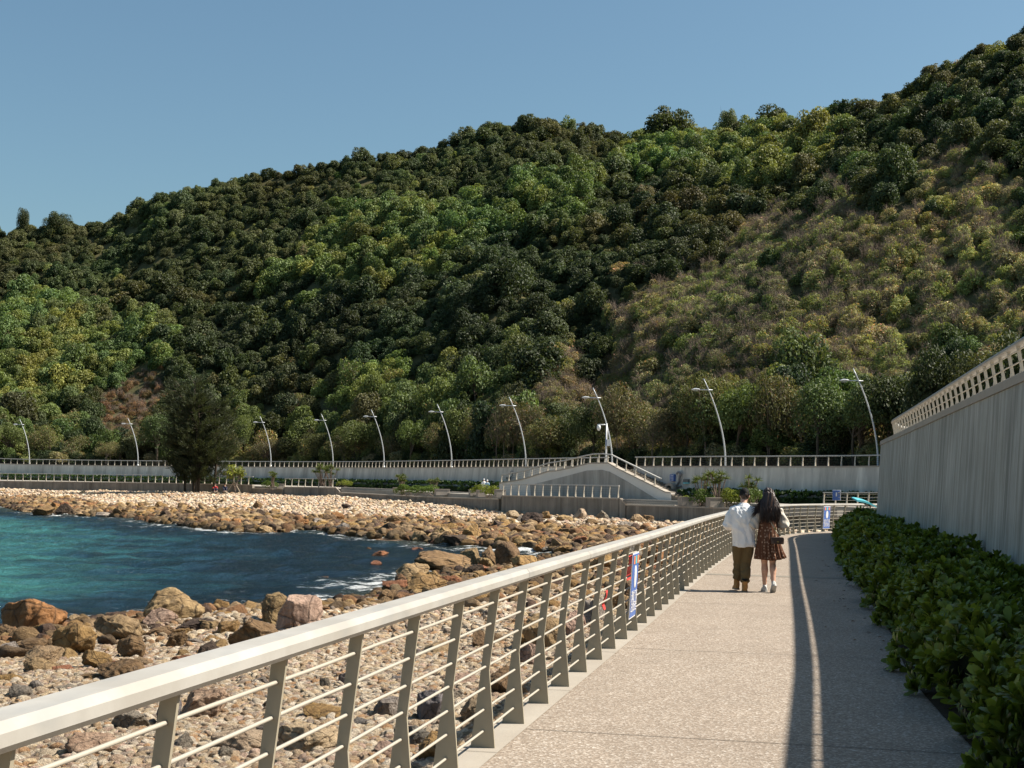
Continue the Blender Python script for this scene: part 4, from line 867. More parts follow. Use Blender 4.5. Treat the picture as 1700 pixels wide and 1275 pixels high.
def numeral(x, y0, y1, w, lab, wfn, th):
    pts = []
    for a in np.linspace(math.pi*1.02, -.35*math.pi, 12): pts.append((x+w*.46*math.cos(a), y0+w*.5-w*.5*math.sin(a)))
    pts += [(x+w*.12, y0+(y1-y0)*.62), (x-w*.42, y1-.6), (x+w*.52, y1-.6)]
    mb = MB(); mb.tube([wfn(px_, py_, .1) for px_, py_ in pts], th, 6, flat=.8); mb.build('wall_numeral', M['numeral'], origin=tuple(wfn(x, y1, .1)))
    tag(bpy.context.scene.objects[-1] if False else COL.objects[-1], lab, 'numeral')
numeral(1128, 784, 808, 7.2, 'large dark grey number 2 fixed to the wall right of the stairs', wp, .12)
iC = int(np.argmin(abs(pxu-848))); nC = frames2d(UC)[1][iC]*-1
wl = lambda x, y, o=0.: (lambda p: np.array([p[0]+nC[0]*o, p[1]+nC[1]*o, p[2]]))(plane_pt(x, y, UC[iC, :2]+nC*.27, nC))
numeral(851, 782, 794, 4.6, 'slim grey number 2 on the far wall left of the ramp', wl, .05)
r_ = thing('wall_picture_sign', tuple(wl(843.5, 794.5, .1)), 'tiny dark panel on the far wall, left of the slim number 2', 'sign'); mb = MB(); wall_quad(mb, 841.5, 792.3, 846.5, 796, .12, .25, wl); mb.build('picture', M['picture'], r_)
# arch shaped kiosk and blue bin
def kiosk(px, py, D):
    p = dp(px, py, D); r = thing('arched_litter_shelter', tuple(p), 'small arched grey stone shelter at the foot of the stairs', 'shelter', rz=-.5); r.scale = (1, 1, 1); mb = MB()
    prof = [(-.45, 0), (-.45, 1.05)]+[(-.45*math.cos(a), 1.05+.42*math.sin(a)) for a in np.linspace(0.2, math.pi-.2, 7)]+[(.45, 1.05), (.45, 0)]
    prof2 = [(.25, 0), (.25, .98)]+[(.25*math.cos(a), .98+.25*math.sin(a)) for a in np.linspace(.2, math.pi-.2, 7)]+[(-.25, .98), (-.25, 0)]
    n1 = len(prof); full = prof+prof2; k = len(full)
    q = [(a, -.6, b) for a, b in full]+[(a, .6, b) for a, b in full]; half = n1
    fs = []
    for i in range(n1-1): j = k-1-i; fs += [(i, i+1, j-1, j), (k+i+1, k+i, k+j, k+j-1)]
    fs += [(i, k+i, k+i+1, i+1) for i in range(k-1)]
    mb.add(q, fs); local_build(mb, 'shell', M['planter'], r); mb = MB(); mb.box((0, .58, .6), (.5, .02, 1.2)); local_build(mb, 'back_panel', M['wallfar'], r)
kiosk(1114, 828, 133.5)
def bin_(px, py, D, lab, mat='bluebin'):
    r = thing('litter_bin', tuple(dp(px, py, D)), lab, 'bin'); mb = MB(); mb.ring([[(a*s, b*s*.9, z) for a, b in ((-.25, -.25), (.25, -.25), (.25, .25), (-.25, .25))] for s, z in ((.85, 0), (1.05, .95))]); local_build(mb, 'body', M[mat], r)
    mb = MB(); mb.ring([[(a*s, b*s, z) for a, b in ((-.25, -.25), (.25, -.25), (.25, .25), (-.25, .25))] for s, z in ((1.12, .952), (1.12, 1.02), (.8, 1.12))]); local_build(mb, 'lid', M['dark'], r)
    mb = MB()
    for s in (-1, 1): mb.tube([(s*.17-.03, .26, .1), (s*.17+.03, .26, .1)], .1, 10)
    local_build(mb, 'wheel', M['dark'], r)
bin_(1106, 828, 134.5, 'blue wheeled litter bin beside the arched shelter'); bin_(820.5, 816.5, 164, 'black wheeled litter bin right of the distant couple', 'dark')
# ================================================================ street lamps
def lamp(P, H, lab, idx):
    r = thing('street_lamp', tuple(P), lab, 'street lamp', 'curved street lamps along the promenade'); s = H/8.5
    def c(z): q = max(0, (z-1.)/7.5); return -2.05*q**1.8
    mb = MB(); zs = np.linspace(0, 8.5, 16); mb.tube([(c(z)*s, 0, z*s) for z in zs], [(.088-.045*z/8.5)*s for z in zs], 10); mb.tube([(0, 0, 0), (0, 0, .45*s)], .15*s, 10); local_build(mb, 'pole', M['lampmetal'], r, True)
    mb = MB(); z = 7.45; mb.tube([(c(z)*s+.35*s, 0, (z+.03)*s), (c(z)*s-1.0*s, 0, (z+.04)*s)], .045*s, 8); local_build(mb, 'arm', M['lampmetal'], r, True)
    mb = MB(); mb.tube([((c(z)-a)*s, 0, (z+.03+b)*s) for a, b in ((.75, .02), (.95, .05), (1.25, .06), (1.5, .02), (1.62, -.02))], [.05*s, .13*s, .17*s, .11*s, .03*s], 10, flat=.55); h = local_build(mb, 'lamp_head', M['lamphead'], r, True)
    mb = MB(); mb.box(((c(z)-1.22)*s, 0, (z-.075)*s), (.42*s, .2*s, .03*s)); local_build(mb, 'glass', M['glass'], h)
    return r
# every lamp stands on the promenade where its position was surveyed
where = ['at the left edge above the far wall', 'left of the dark casuarina', 'just right of the dark casuarina', 'half hidden in dark leaves, above the short railing', 'above the long pale beach, fifth from the left edge', 'leaning over the long grey wall, third left of the camera pole', 'behind the rail, second to the left of the camera pole', 'right beside the camera pole at the head of the ramp', 'behind the wall with the number 2', 'at the end of the tall streaked wall, tallest of all']
for k, (p, w) in enumerate(zip(LP, where)):
    lamp((p[0]+1.95, p[1]+.3, p[2]), 8.6, ('curved grey lamp '+w), k)
def cctv():
    p = dp(1006, 768, 146.5); r = thing('camera_pole', (p[0], p[1], p[2]-1.0), 'white camera pole with a short arm and dome camera at the head of the ramp', 'camera pole'); mb = MB(); H = (768-703)*146.5/F+1.0
    mb.tube([(0, 0, 0), (0, 0, H*.5), (.02, 0, H)], [.12, .09, .08], 10); local_build(mb, 'pole', M['lamphead'], r, True)
    mb = MB(); mb.tube([(.05, 0, H-.12), (-.95, 0, H-.15)], .055, 8); local_build(mb, 'arm', M['lamphead'], r, True)
    mb = MB(); mb.ring([[(-.78+math.cos(a)*q, math.sin(a)*q, H-z) for a in np.linspace(0, 2*math.pi, 12, endpoint=False)] for z, q in ((.18, .12), (.3, .2), (.5, .21), (.66, .16), (.76, .06))]); local_build(mb, 'dome_camera', M['lamphead'], r, True)
    mb = MB(); mb.box((.2, -.05, H-2.0), (.32, .25, .62)); mb.box((.2, -.05, H-1.67), (.36, .29, .04)); local_build(mb, 'control_box', M['lamphead'], r)
    mb = MB(); mb.box((-.02, -.12, H-1.9), (.05, .1, .9)); local_build(mb, 'blue_tag', M['signblue'], r)
cctv()
# ================================================================ banners on the near railing
def textmesh(s, size):
    cu = bpy.data.curves.new('t', 'FONT'); cu.body = s; cu.size = size; cu.align_x = 'CENTER'; cu.align_y = 'CENTER'; cu.extrude = .002; o = bpy.data.objects.new('t', cu); COL.objects.link(o)
    bpy.context.view_layer.update(); dg = bpy.context.evaluated_depsgraph_get(); me = bpy.data.meshes.new_from_object(o.evaluated_get(dg)); bpy.data.objects.remove(o); return me
def banner(s_along, w, h, zc, lab, u, curve_C=RCz, out=0., mir=1):
    d = dd; at = lambda s: np.array([np.interp(s, d, curve_C[:, k]) for k in range(2)]); a, b = at(s_along-w/2), at(s_along+w/2); t_ = (b-a)/np.linalg.norm(b-a); nn = np.array([t_[1], -t_[0]])
    c = (a+b)/2+nn*u; ang = math.atan2(t_[1], t_[0]); r = thing('warning_banner', (c[0], c[1], zc), lab, 'banner', 'blue warning banners on the railing', rz=ang); r.rotation_euler = (math.radians(3), 0, ang)
    # local x along the rail, -y towards the walkway, z up
    def panel(nm, x0, x1, z0, z1, y, m):
        mb = MB(); mb.box(((x0+x1)/2, y, (z0+z1)/2), (x1-x0, .006, z1-z0)); return local_build(mb, nm, M[m], r)
    panel('board', -w/2, w/2, -h/2, h/2, 0, 'signwhite'); panel('blue_field', -w/2+.02, w/2-.02, -h/2+.02, h/2-.02, -.006, 'signblue')
    mb = MB(); n = 20; q = [(.17*w*math.cos(a), .17*h*math.sin(a)+.13*h) for a in np.linspace(0, 2*math.pi, n, endpoint=False)]
    mb.add([(x, -.016, z) for x, z in q]+[(x, -.009, z) for x, z in q], [tuple(range(n)), tuple(range(n, 2*n))[::-1]]+[(i, (i+1) % n, n+(i+1) % n, n+i) for i in range(n)]); local_build(mb, 'white_emblem', M['signwhite'], r)
    for nm, x, m in (('orange_mark', -.28, 'signorange'), ('teal_mark', 0., 'signteal'), ('orange_mark', .28, 'signorange')): panel(nm, (x-.09)*w, (x+.09)*w, .33*h, .45*h, -.0125, m)
    for k, tx in enumerate(('请勿下海', '注意安全')):
        me = textmesh(tx, w*.23); me.materials.clear(); me.materials.append(M['signwhite']); o = bpy.data.objects.new('lettering', me); COL.objects.link(o); o.parent = r; o.location = (0, -.013, -.17*h-.16*h*k); o.rotation_euler = (math.pi/2, 0, 0)
    return r
sb = np.interp(17.6, RCz[:, 1], dd)
banner(sb, .62, .80, .60, 'blue and white warning banner tied to the inside of the railing, nearer the camera', .075)
s2 = np.interp(60.6, RCz[:, 1], dd)
banner(s2, .75, .95, .60, 'blue warning banner with white emblem on the railing at the walkway bend', .11)
# third one on the short railing beyond
p = dp(1389, 822, 106.5); r = thing('warning_banner', tuple(p), 'small blue banner on the short railing behind the bend', 'banner', 'blue warning banners on the railing')
mb = MB(); mb.box((0, 0, 0), (.62, .02, .8)); local_build(mb, 'board', M['signwhite'], r); mb = MB(); mb.box((-.03, -.02, -.02), (.56, .02, .72)); local_build(mb, 'blue_field', M['signblue'], r); mb = MB(); mb.box((-.03, -.04, .05), (.1, .02, .3)); local_build(mb, 'white_emblem', M['signwhite'], r)
# red flags on the seaward side
for (x, y0, y1, D, lab, w) in ((1047, 922, 962, 20.5, 'faded red cloth banner on the sea side of the railing', .34), (1006, 980, 1012, 17.2, 'narrow strip of red cloth hanging behind the railing', .12)):
    a = dp(x, y0, D); b = dp(x-4, y1, D); mb = MB(); nseg = 8; V = []
    for i in range(nseg+1):
        f = i/nseg; c = a*(1-f)+b*f
        for sgn in (-1, 1): V.append((c[0]+sgn*w/2*(.3)+.02*math.sin(f*7), c[1]+sgn*w/2*1.2, c[2]))
    V2 = [(v[0]+.008, v[1], v[2]) for v in V]; k = len(V)
    mb.add(V+V2, [(2*i, 2*i+1, 2*i+3, 2*i+2) for i in range(nseg)]+[(k+2*i+2, k+2*i+3, k+2*i+1, k+2*i) for i in range(nseg)]+[(2*i, 2*i+2, k+2*i+2, k+2*i) for i in range(nseg)]+[(2*i+1, k+2*i+1, k+2*i+3, 2*i+3) for i in range(nseg)])
    mb.build('red_banner', M['signred'], origin=tuple(a)); tag(COL.objects[-1], lab, 'banner')
# turquoise information panel clamped on the rail at the bend
s3 = np.interp(63.3, RCz[:, 1], dd); q = np.array([np.interp(s3, dd, RCz[:, k]) for k in range(2)])
r = thing('information_panel', (q[0], q[1], 1.2), 'curved turquoise panel clamped on the handrail at the bend', 'panel', rz=.35)
mb = MB(); secs = []
for a in np.linspace(-.5, .5, 9): secs.append([(a, -.22, .0-.26*a-.25*a*a), (a, .22, .14-.26*a-.25*a*a), (a, .22, .20-.26*a-.25*a*a), (a, -.22, .08-.26*a-.25*a*a)])
mb.ring(secs); local_build(mb, 'plate', M['teal'], r); mb = MB(); mb.box((.0, 0, -.04), (.16, .14, .16)); mb.box((.15, 0, -.08), (.25, .16, .1)); local_build(mb, 'bracket', M['dark'], r)
# ================================================================ the wooded hill
TOE = [(-.62, 262), (-.49, 265), (-.26, 266), (-.165, 258), (-.077, 224), (-.025, 202), (.028, 180), (.095, 160), (.176, 144), (.279, 128), (.343, 112), (.475, 92), (.9, 70)]
SKY = [(-900, 420, 430), (-300, 395, 440), (0, 374, 450), (100, 358, 450), (150, 362, 445), (200, 352, 440), (270, 310, 430), (420, 282, 420), (510, 267, 410), (600, 252, 405), (700, 240, 400), (780, 212, 395), (850, 195, 390),
       (920, 194, 385), (1000, 212, 380), (1060, 222, 375), (1110, 205, 370), (1170, 212, 360), (1210, 205, 350), (1280, 195, 335), (1320, 204, 320), (1400, 172, 300), (1540, 118, 275), (1620, 70, 262), (1700, 36, 250), (1900, -40, 235), (2400, -150, 210)]
tS, dS, eS = [], [], []
for x, y, D in SKY: q = ray(x, y); tS.append(q[0]/q[1]); dS.append(D); eS.append(EYE+q[2]/q[1]*D)
tT, dT = zip(*TOE)
BASE_Z = 4.05
def hill_at(t, s):
    d0 = np.interp(t, tT, dT); d1 = np.interp(t, tS, dS); e1 = np.interp(t, tS, eS)-3.6
    d = d0+(d1-d0)*s; x = t*d; y = d
    up = np.clip(s, 0, 1); g = .82*up+.18*up**1.8
    z = BASE_Z+(e1-BASE_Z)*g
    w = np.clip(np.sin(np.clip(up, 0, 1)*math.pi), 0, 1)
    z = z+w*(11*vnoise(x, y, 62., 71)+5*vnoise(x, y, 27., 72)+2.4*vnoise(x, y, 11., 73))
    # ravine left of the brown spur
    rt = .055-.15*(s-.25); z = z-w*9*np.exp(-((t-rt)/.035)**2)*np.clip(1.2-s*1.2, 0, 1)
    z = z+w*7*np.exp(-((t-(.20+.12*s))/.08)**2)*np.clip(1-s, 0, 1)
    z = np.where(s > 1, z-(s-1)*60, z)
    return x, y, z
ts = np.linspace(-.62, .72, 230); sv = np.r_[np.linspace(-.03, 1, 90), np.linspace(1.05, 1.8, 6)]
T2, S2 = np.meshgrid(ts, sv); X, Y, Z = hill_at(T2, S2); V = np.stack([X, Y, Z], -1).reshape(-1, 3)
i = np.arange(T2.size).reshape(T2.shape); Q = np.stack([i[:-1, :-1], i[:-1, 1:], i[1:, 1:], i[1:, :-1]], -1).reshape(-1, 4)
tag(link('hill', np_mesh('hill', V, Q, True), None, M['soil']), 'steep wooded hill behind the promenade', 'hill', kind='structure')
# strip of ground between promenade and hill foot
o9 = off(UC, 8.8); V = []; fs = []
for k, (a, z) in enumerate(zip(o9, UC[:, 2])):
    t_ = a[0]/a[1]; d0 = np.interp(t_, tT, dT)*1.03; d0 = max(d0, a[1]+.5); V += [(a[0], a[1], z-.05), (t_*d0, d0, BASE_Z+.2)]
fs = [(2*k, 2*k+2, 2*k+3, 2*k+1) for k in range(len(o9)-1)]; mb = MB(); mb.add(V, fs)
tag(mb.build('hill_foot', M['soil']), 'bare ground at the foot of the hill', 'ground', kind='structure')
# ---------------------------------------------------------------- crowns
def crown_arr(seed, Rr, Hh, nleaf, lsize, lobes=14, shape='round', elong=1.):
    r = np.random.default_rng(seed); cs = []; rs = []
    for k in range(lobes):
        a = r.uniform(0, 2*math.pi); q = r.uniform(0, 1)**.5*.72; zz = r.uniform(-.35, .85)
        if shape == 'tall': q *= .8; zz = r.uniform(-.8, .95)
        if shape == 'dome':
            zz = r.uniform(0, .92); fz = math.sqrt(1-zz*zz); q = r.uniform(.1, 1)**.5*.78; cs.append((q*fz*Rr*math.cos(a), q*fz*Rr*math.sin(a), Hh*(.06+.74*zz))); rs.append(Rr*r.uniform(.2, .42)); continue
        if shape == 'umbrella': zz = r.uniform(.2, .7); q = r.uniform(0, 1)**.5*.9
        fz = math.sqrt(max(0., 1-min(1, abs(zz))**2)); cs.append((q*fz*Rr*math.cos(a)*1.1, q*fz*Rr*math.sin(a)*1.1, Hh*.5+zz*Hh*.42)); rs.append(Rr*r.uniform(.2, .48))
    cs = np.array(cs); rs = np.array(rs); w = rs**2/np.sum(rs**2); k = r.choice(len(cs), nleaf, p=w)
    v = r.normal(size=(nleaf, 3)); v /= np.linalg.norm(v, axis=1)[:, None]; v[:, 2] = np.where(v[:, 2] < -.7, -v[:, 2], v[:, 2]); rad = rs[k]*(1-.45*r.random(nleaf)**2)
    C = cs[k]+v*rad[:, None]*np.array([1, 1, .9]); n = v+r.normal(0, .75, v.shape)+np.array([.1, -.1, .45]); n /= np.linalg.norm(n, axis=1)[:, None]
    a = np.cross(n, r.normal(size=n.shape)); a /= np.linalg.norm(a, axis=1)[:, None]; b = np.cross(n, a)
    s = (lsize*r.uniform(.6, 1.35, nleaf))[:, None]; a = a*s*elong; b = b*s*.62/max(1, elong**.5)
    bend = n*s*.22
    V = np.stack([C-a, C-b+bend*.6, C+a-bend, C+b+bend*.6], 1).reshape(-1, 3); Qd = np.arange(nleaf*4).reshape(-1, 4)
    tint = np.repeat(r.uniform(.68, 1.35, nleaf), 4)*np.repeat(r.uniform(.82, 1.2, lobes)[k], 4)
    return V, Qd, tint, cs, rs
def leaf_mesh(name, V, Qd, tint, mat, brown=None):
    me = np_mesh(name, V, Qd, False); at = me.attributes.new('tint', 'FLOAT_COLOR', 'POINT'); c = np.ones((len(V), 4), np.float32)
    c[:, 0] = tint; c[:, 1] = tint; c[:, 2] = tint
    if brown is not None:
        m = np.repeat(np.random.default_rng(1).random(len(V)//4) < brown, 4); c[m, 0] = tint[m]*2.4; c[m, 1] = tint[m]*1.35; c[m, 2] = tint[m]*1.8
    at.data.foreach_set('color', c.ravel()); me.materials.append(mat); return me
def limb_mesh(name, seed, cs, rs, Hh, mat, tr=.22, base=-1.2, stems=1, twigs=0, thin=.035):
    r = random.Random(seed); mb = MB()
    tops = []
    for s in range(stems):
        o = (r.uniform(-.4, .4)*(stems > 1), r.uniform(-.4, .4)*(stems > 1)); c0 = cs[r.randrange(len(cs))]
        p = [(o[0], o[1], base), (o[0]*1.2+r.uniform(-.1, .1), o[1]*1.2, Hh*.15), (o[0]+c0[0]*.25, o[1]+c0[1]*.25, Hh*.38), (c0[0]*.5, c0[1]*.5, Hh*.62)]
        mb.tube(p, [tr, tr*.8, tr*.6, tr*.28], 6); tops.append(p)
    for c, q in zip(cs, rs):
        p = tops[r.randrange(len(tops))]; a = Vector(p[1]).lerp(Vector(p[2]), r.uniform(.3, 1.)); m_ = a.lerp(Vector(c), .55)+Vector((0, 0, .15*Hh*r.random())); mb.tube([a, m_, Vector(c)], [tr*.4, tr*.24, thin*.6], 4)
    for _ in range(twigs):
        c = cs[r.randrange(len(cs))]; q = rs[r.randrange(len(rs))]; a = Vector(c)*.8; b = Vector(c)+Vector((r.gauss(0, 1), r.gauss(0, 1), abs(r.gauss(0, 1))+.3)).normalized()*q*r.uniform(.9, 1.35); mb.tube([a, a.lerp(b, .5)+Vector((r.gauss(0, .1), r.gauss(0, .1), .1)), b], [thin, thin*.8, thin*.5], 3, cap=False)
    me = bpy.data.meshes.new(name); me.from_pydata(mb.v, [], mb.f); me.update(); me.materials.append(mat); return me
# kinds: 0-3 dense, 4-6 light broad, 7-10 feathery brown scrub
def kinds(mat, mul, lmul, dens, dome=True):
    out = []; D_ = 'dome' if dome else 'round'
    for k in range(4): out.append(('dense', crown_arr(500+k, 1., 1.45, int(3600*dens), .062*lmul, 30+k, D_)))
    for k in range(3): out.append(('light', crown_arr(520+k, 1.05, 1.35, int(3100*dens), .060*lmul, 26, 'umbrella' if k == 1 and not dome else D_)))
    for k in range(4): out.append(('scrub', crown_arr(540+k, 1.05, 1.3, int(2900*dens), .047*lmul, 34, D_, 1.7)))
    return out
ST = []
for kd, (V, Qd, tint, cs, rs) in kinds(None, 1, 1, 1.):
    o = bpy.data.objects.new('wood_crown', leaf_mesh('wood_crown', V, Qd, tint, M['leafstuff'], .05 if kd == 'scrub' else None))
    ST.append(o)
TW = []
for k in range(3):
    V, Qd, tint, cs, rs = crown_arr(540+k, 1.05, 1.3, 10, .07, 20); TW.append(bpy.data.objects.new('bare_twigs', limb_mesh('bare_twigs', 9+k, cs, rs, 1.3, M['twig'], .022, -.3, 3, 150, .0065)))
# individual tree meshes: finer leaves
def indiv(dome, lm=.75, dn=1.5):
    out = []
    for kd, (V, Qd, tint, cs, rs) in kinds(None, 1, lm, dn, dome):
        out.append((leaf_mesh('crown', V, Qd, tint, M['leaf'], .05 if kd == 'scrub' else None), limb_mesh('trunk', len(out), cs, rs, 1.4, M['bark'] if kd != 'scrub' else M['twig'], .05 if kd != 'scrub' else .03, -.9, 1 if kd == 'dense' else 3, 0 if kd == 'dense' else (20 if kd == 'light' else 150), .0065)))
    return out
IND = indiv(True); FRN = indiv(False, .55, 2.4)
# ---------------------------------------------------------------- planting plan on the hillside
SCRUB = [(930, 600), (1000, 545), (1060, 475), (1180, 420), (1290, 355), (1370, 310), (1500, 300), (1560, 280), (1740, 275), (1760, 540), (1620, 545), (1560, 600), (1420, 690), (1350, 640), (1150, 720), (1000, 740), (860, 700)]
DRY = [(150, 700), (175, 640), (250, 590), (290, 600), (270, 660), (215, 730), (120, 720)]
L1 = [(430, 470), (470, 400), (560, 345), (700, 335), (850, 330), (880, 380), (760, 420), (700, 460), (600, 470)]
L2 = [(-60, 680), (-60, 500), (60, 480), (200, 500), (330, 520), (300, 570), (160, 620), (100, 680)]
L3 = [(1040, 240), (1100, 170), (1340, 170), (1420, 220), (1340, 270), (1180, 300), (1080, 280)]
L4 = [(870, 330), (900, 270), (1010, 270), (1010, 320), (930, 350)]
L5 = [(560, 640), (620, 600), (760, 600), (800, 680), (700, 720), (600, 700)]; L6 = [(1180, 640), (1230, 590), (1320, 590), (1360, 640), (1280, 680)]
DK = [(300, 640), (360, 520), (500, 470), (700, 480), (850, 400), (1060, 400), (1150, 440), (1040, 500), (960, 610), (780, 640), (560, 600), (420, 640)]
pts = []
for row in range(4000):
    pass
Np = 52000
t_ = rng.uniform(-.6, .66, Np); s_ = rng.uniform(-.01, 1.04, Np)**1.; x, y, z = hill_at(t_, s_)
d0 = np.interp(t_, tT, dT); d1 = np.interp(t_, tS, dS); keepw = rng.random(Np) < (y*(d1-d0))/(440*260)
x, y, z, t_, s_ = [a[keepw] for a in (x, y, z, t_, s_)]
px, py, w = proj(np.stack([x, y, z+2.5], 1))
isS = inpoly(px+70*vnoise(px, py, 45, 5)*2+rng.normal(0, 9, len(px)), py+60*vnoise(px, py, 45, 6)*2+rng.normal(0, 9, len(px)), SCRUB); isD = inpoly(px, py, DRY)
isL = np.zeros(len(x), bool)
jx = px+60*vnoise(px, py, 50, 7); jy = py+60*vnoise(px, py, 50, 8)
for P_ in (L1, L2, L3, L4, L5, L6): isL |= inpoly(jx, jy, P_)
isK = inpoly(jx, jy, DK)
up = (s_ > .62) & ~isL & (px < 1050)
Rr = np.where(isS, rng.uniform(1.1, 2.0, len(x)), np.where(isL, rng.uniform(2.0, 3.6, len(x)), np.where(up, 1.0+2.0*rng.random(len(x))**1.6, 1.2+2.5*rng.random(len(x))**1.5)))
big = (rng.random(len(x)) < .07) & ~isS & (s_ < .88); Rr = np.where(big, Rr*1.45, Rr)
Rr = np.where(isD, rng.uniform(.7, 1.2, len(x)), Rr); Rr = np.where(px > 1500, Rr*.85, Rr)
# thin to a spacing of about a crown radius
cell = {}; sel = []; order = rng.permutation(len(x))
for k in order:
    R0 = Rr[k]*(.84 if not isS[k] else .52); gx, gy = int(x[k]//3), int(y[k]//3); ok = True
    for a in range(gx-1, gx+2):
        for b in range(gy-1, gy+2):
            for m_ in cell.get((a, b), ()):
                if (x[m_]-x[k])**2+(y[m_]-y[k])**2 < (R0*.95)**2: ok = False; break
            if not ok: break
        if not ok: break
    if ok: cell.setdefault((gx, gy), []).append(k); sel.append(k)
sel = np.array(sel); x, y, z, t_, s_, px, py, w, isS, isD, isL, isK, up, Rr = [a[sel] for a in (x, y, z, t_, s_, px, py, w, isS, isD, isL, isK, up, Rr)]
print('hill plants', len(x))
n = len(x); kind = np.where(isS, 7+rng.integers(0, 4, n), np.where(isL, 4+rng.integers(0, 3, n), rng.integers(0, 4, n)))
low = (s_ < .16) & ~isS; mixl = low & (rng.random(n) < .5); kind = np.where(mixl, 4+rng.integers(0, 5, n), kind); rk = (rng.random(n) < .10) & ~isS; kind = np.where(rk, rng.integers(0, 8, n), kind)
kind = np.where(isD, 7+rng.integers(0, 4, n), kind)
cD = np.array([(.040, .054, .020), (.048, .062, .022), (.060, .066, .026), (.034, .050, .023), (.070, .070, .030)]); cL = np.array([(.088, .118, .036), (.104, .128, .040), (.074, .106, .038), (.128, .136, .038)])
cU = np.array([(.066, .076, .030), (.055, .066, .027), (.078, .082, .035), (.048, .062, .026)]); cS = np.array([(.106, .104, .045), (.100, .092, .049), (.096, .100, .038), (.116, .098, .058), (.088, .096, .036)]); cK = np.array([(.034, .050, .021), (.042, .058, .026), (.038, .052, .024)])
cDry = np.array([(.20, .13, .075), (.17, .115, .06), (.12, .10, .04)])
pick = lambda P_: P_[rng.integers(0, len(P_), n)]
cS = cS*np.array([1.78, 1.82, 1.65]); col = pick(cD); col = np.where(isK[:, None], pick(cK), col); col = np.where(up[:, None], pick(cU), col); col = np.where((isS | (kind >= 7))[:, None], pick(cS), col); col = np.where((isL | ((kind >= 4) & (kind < 7)))[:, None], pick(cL), col); col = np.where(isD[:, None], pick(cDry), col); rc = (rng.random(n) < .06)[:, None]; col = np.where(rc & ~isS[:, None], pick(cU)*1.1, col)
# patches of one species
pn = vnoise(x, y, 16., 91)+.6*vnoise(x, y, 7., 92); col = col*(1+.55*pn)[:, None]*rng.uniform(.82, 1.2, (n, 1)); col[:, 0] *= 1+.35*vnoise(x, y, 20., 93)
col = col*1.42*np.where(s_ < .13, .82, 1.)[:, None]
hz = Rr*rng.uniform(.85, 1.5, n); hz = np.where(isL, hz*1.1, hz)
# nearest in the photo become trees of their own
vis = (px > -40) & (px < 1740) & ~((px > 1455) & (py > 700-(px-1455)*.62)); size = Rr/w*F; size = np.where(vis, size, 0); size = np.where(s_ < .14, size*1.6, size)
ordr = np.argsort(-size); tr_ = [k for k in ordr if not isS[k] and not isD[k] and size[k] > 0][:285]; sb_ = [k for k in ordr if (isS[k] or isD[k]) and size[k] > 0][:150]
own = set(tr_) | set(sb_)
lampspx = [30, 210, 430, 532, 615, 725, 845, 985, 1170, 1420]
names = [q+' lamp from left' for q in ('first', 'second', 'third', 'fourth', 'fifth', 'sixth', 'seventh', 'eighth', 'ninth', 'tenth')]
treeobjs = []
def tone(c):
    l = c[1]; rg = c[0]/c[1]
    if rg > 1.25: return 'dry brown'
    if rg > .98: return 'olive brown' if l < .13 else 'pale olive'
    if l < .062: return 'blackish green'
    if l < .085: return 'dark green'
    if rg > .8: return 'dull olive' if l < .12 else 'yellow green'
    return 'mid green' if l < .13 else 'bright green'
for k in list(tr_)+list(sb_):
    sc = IND[kind[k]]; kd = 'scrub' if k in set() or kind[k] >= 7 else ('light' if kind[k] >= 4 else 'dense')
    R0 = Rr[k]*(1.12 if s_[k] < .14 else 1.); rz = random.uniform(0, 6.28); j = int(np.argmin([abs(px[k]-q) for q in lampspx]))
    q = py[k]; band = 'near foot' if s_[k] < .1 else ('low upslope' if s_[k] < .25 else ('halfway upslope' if s_[k] < .5 else ('high upslope' if s_[k] < .8 else 'at ridge')))
    side = 'above' if abs(px[k]-lampspx[j]) < 26 else ('left of' if px[k] < lampspx[j] else 'right of')
    wide = 'broad' if R0 > 2.6 else ('small' if R0 < 1.7 else 'round')
    tl = tone(col[k]); lab = '%s %s %s %s, %s %s' % (wide, tl, {'dense': 'leafy tree', 'light': 'open tree', 'scrub': 'twiggy shrub'}[kd], band, side, names[j])
    r = thing({'dense': 'tree', 'light': 'tree', 'scrub': 'shrub'}[kd], (x[k], y[k], z[k]-.3+(1.2 if s_[k] < .1 and kd != 'scrub' else 0)), lab, 'shrub' if kd == 'scrub' else 'tree', 'shrubs on the hillside' if kd == 'scrub' else 'trees on the hillside', rz); hh = hz[k]*(1.25 if s_[k] < .1 else 1.)
    r.scale = (R0, R0, hh)
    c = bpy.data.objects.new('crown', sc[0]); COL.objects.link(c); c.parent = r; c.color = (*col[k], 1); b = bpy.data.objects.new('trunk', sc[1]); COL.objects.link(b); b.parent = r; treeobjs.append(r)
rest = np.array([k for k in range(n) if k not in own])
def veg(name, ids, lab, cat):
    m_ = len(ids); R3 = np.stack([Rr[ids]*rng.uniform(.8, 1.4, m_), Rr[ids]*rng.uniform(.8, 1.4, m_), hz[ids]], 1)
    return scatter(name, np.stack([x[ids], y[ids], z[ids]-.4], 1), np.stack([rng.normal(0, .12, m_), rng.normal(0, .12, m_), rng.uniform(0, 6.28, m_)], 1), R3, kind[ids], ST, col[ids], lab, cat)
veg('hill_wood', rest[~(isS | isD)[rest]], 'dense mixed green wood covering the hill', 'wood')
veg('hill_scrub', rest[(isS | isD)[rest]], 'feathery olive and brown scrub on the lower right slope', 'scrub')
ids = np.where((isS | isD) & (rng.random(n) < .75))[0]; m_ = len(ids)
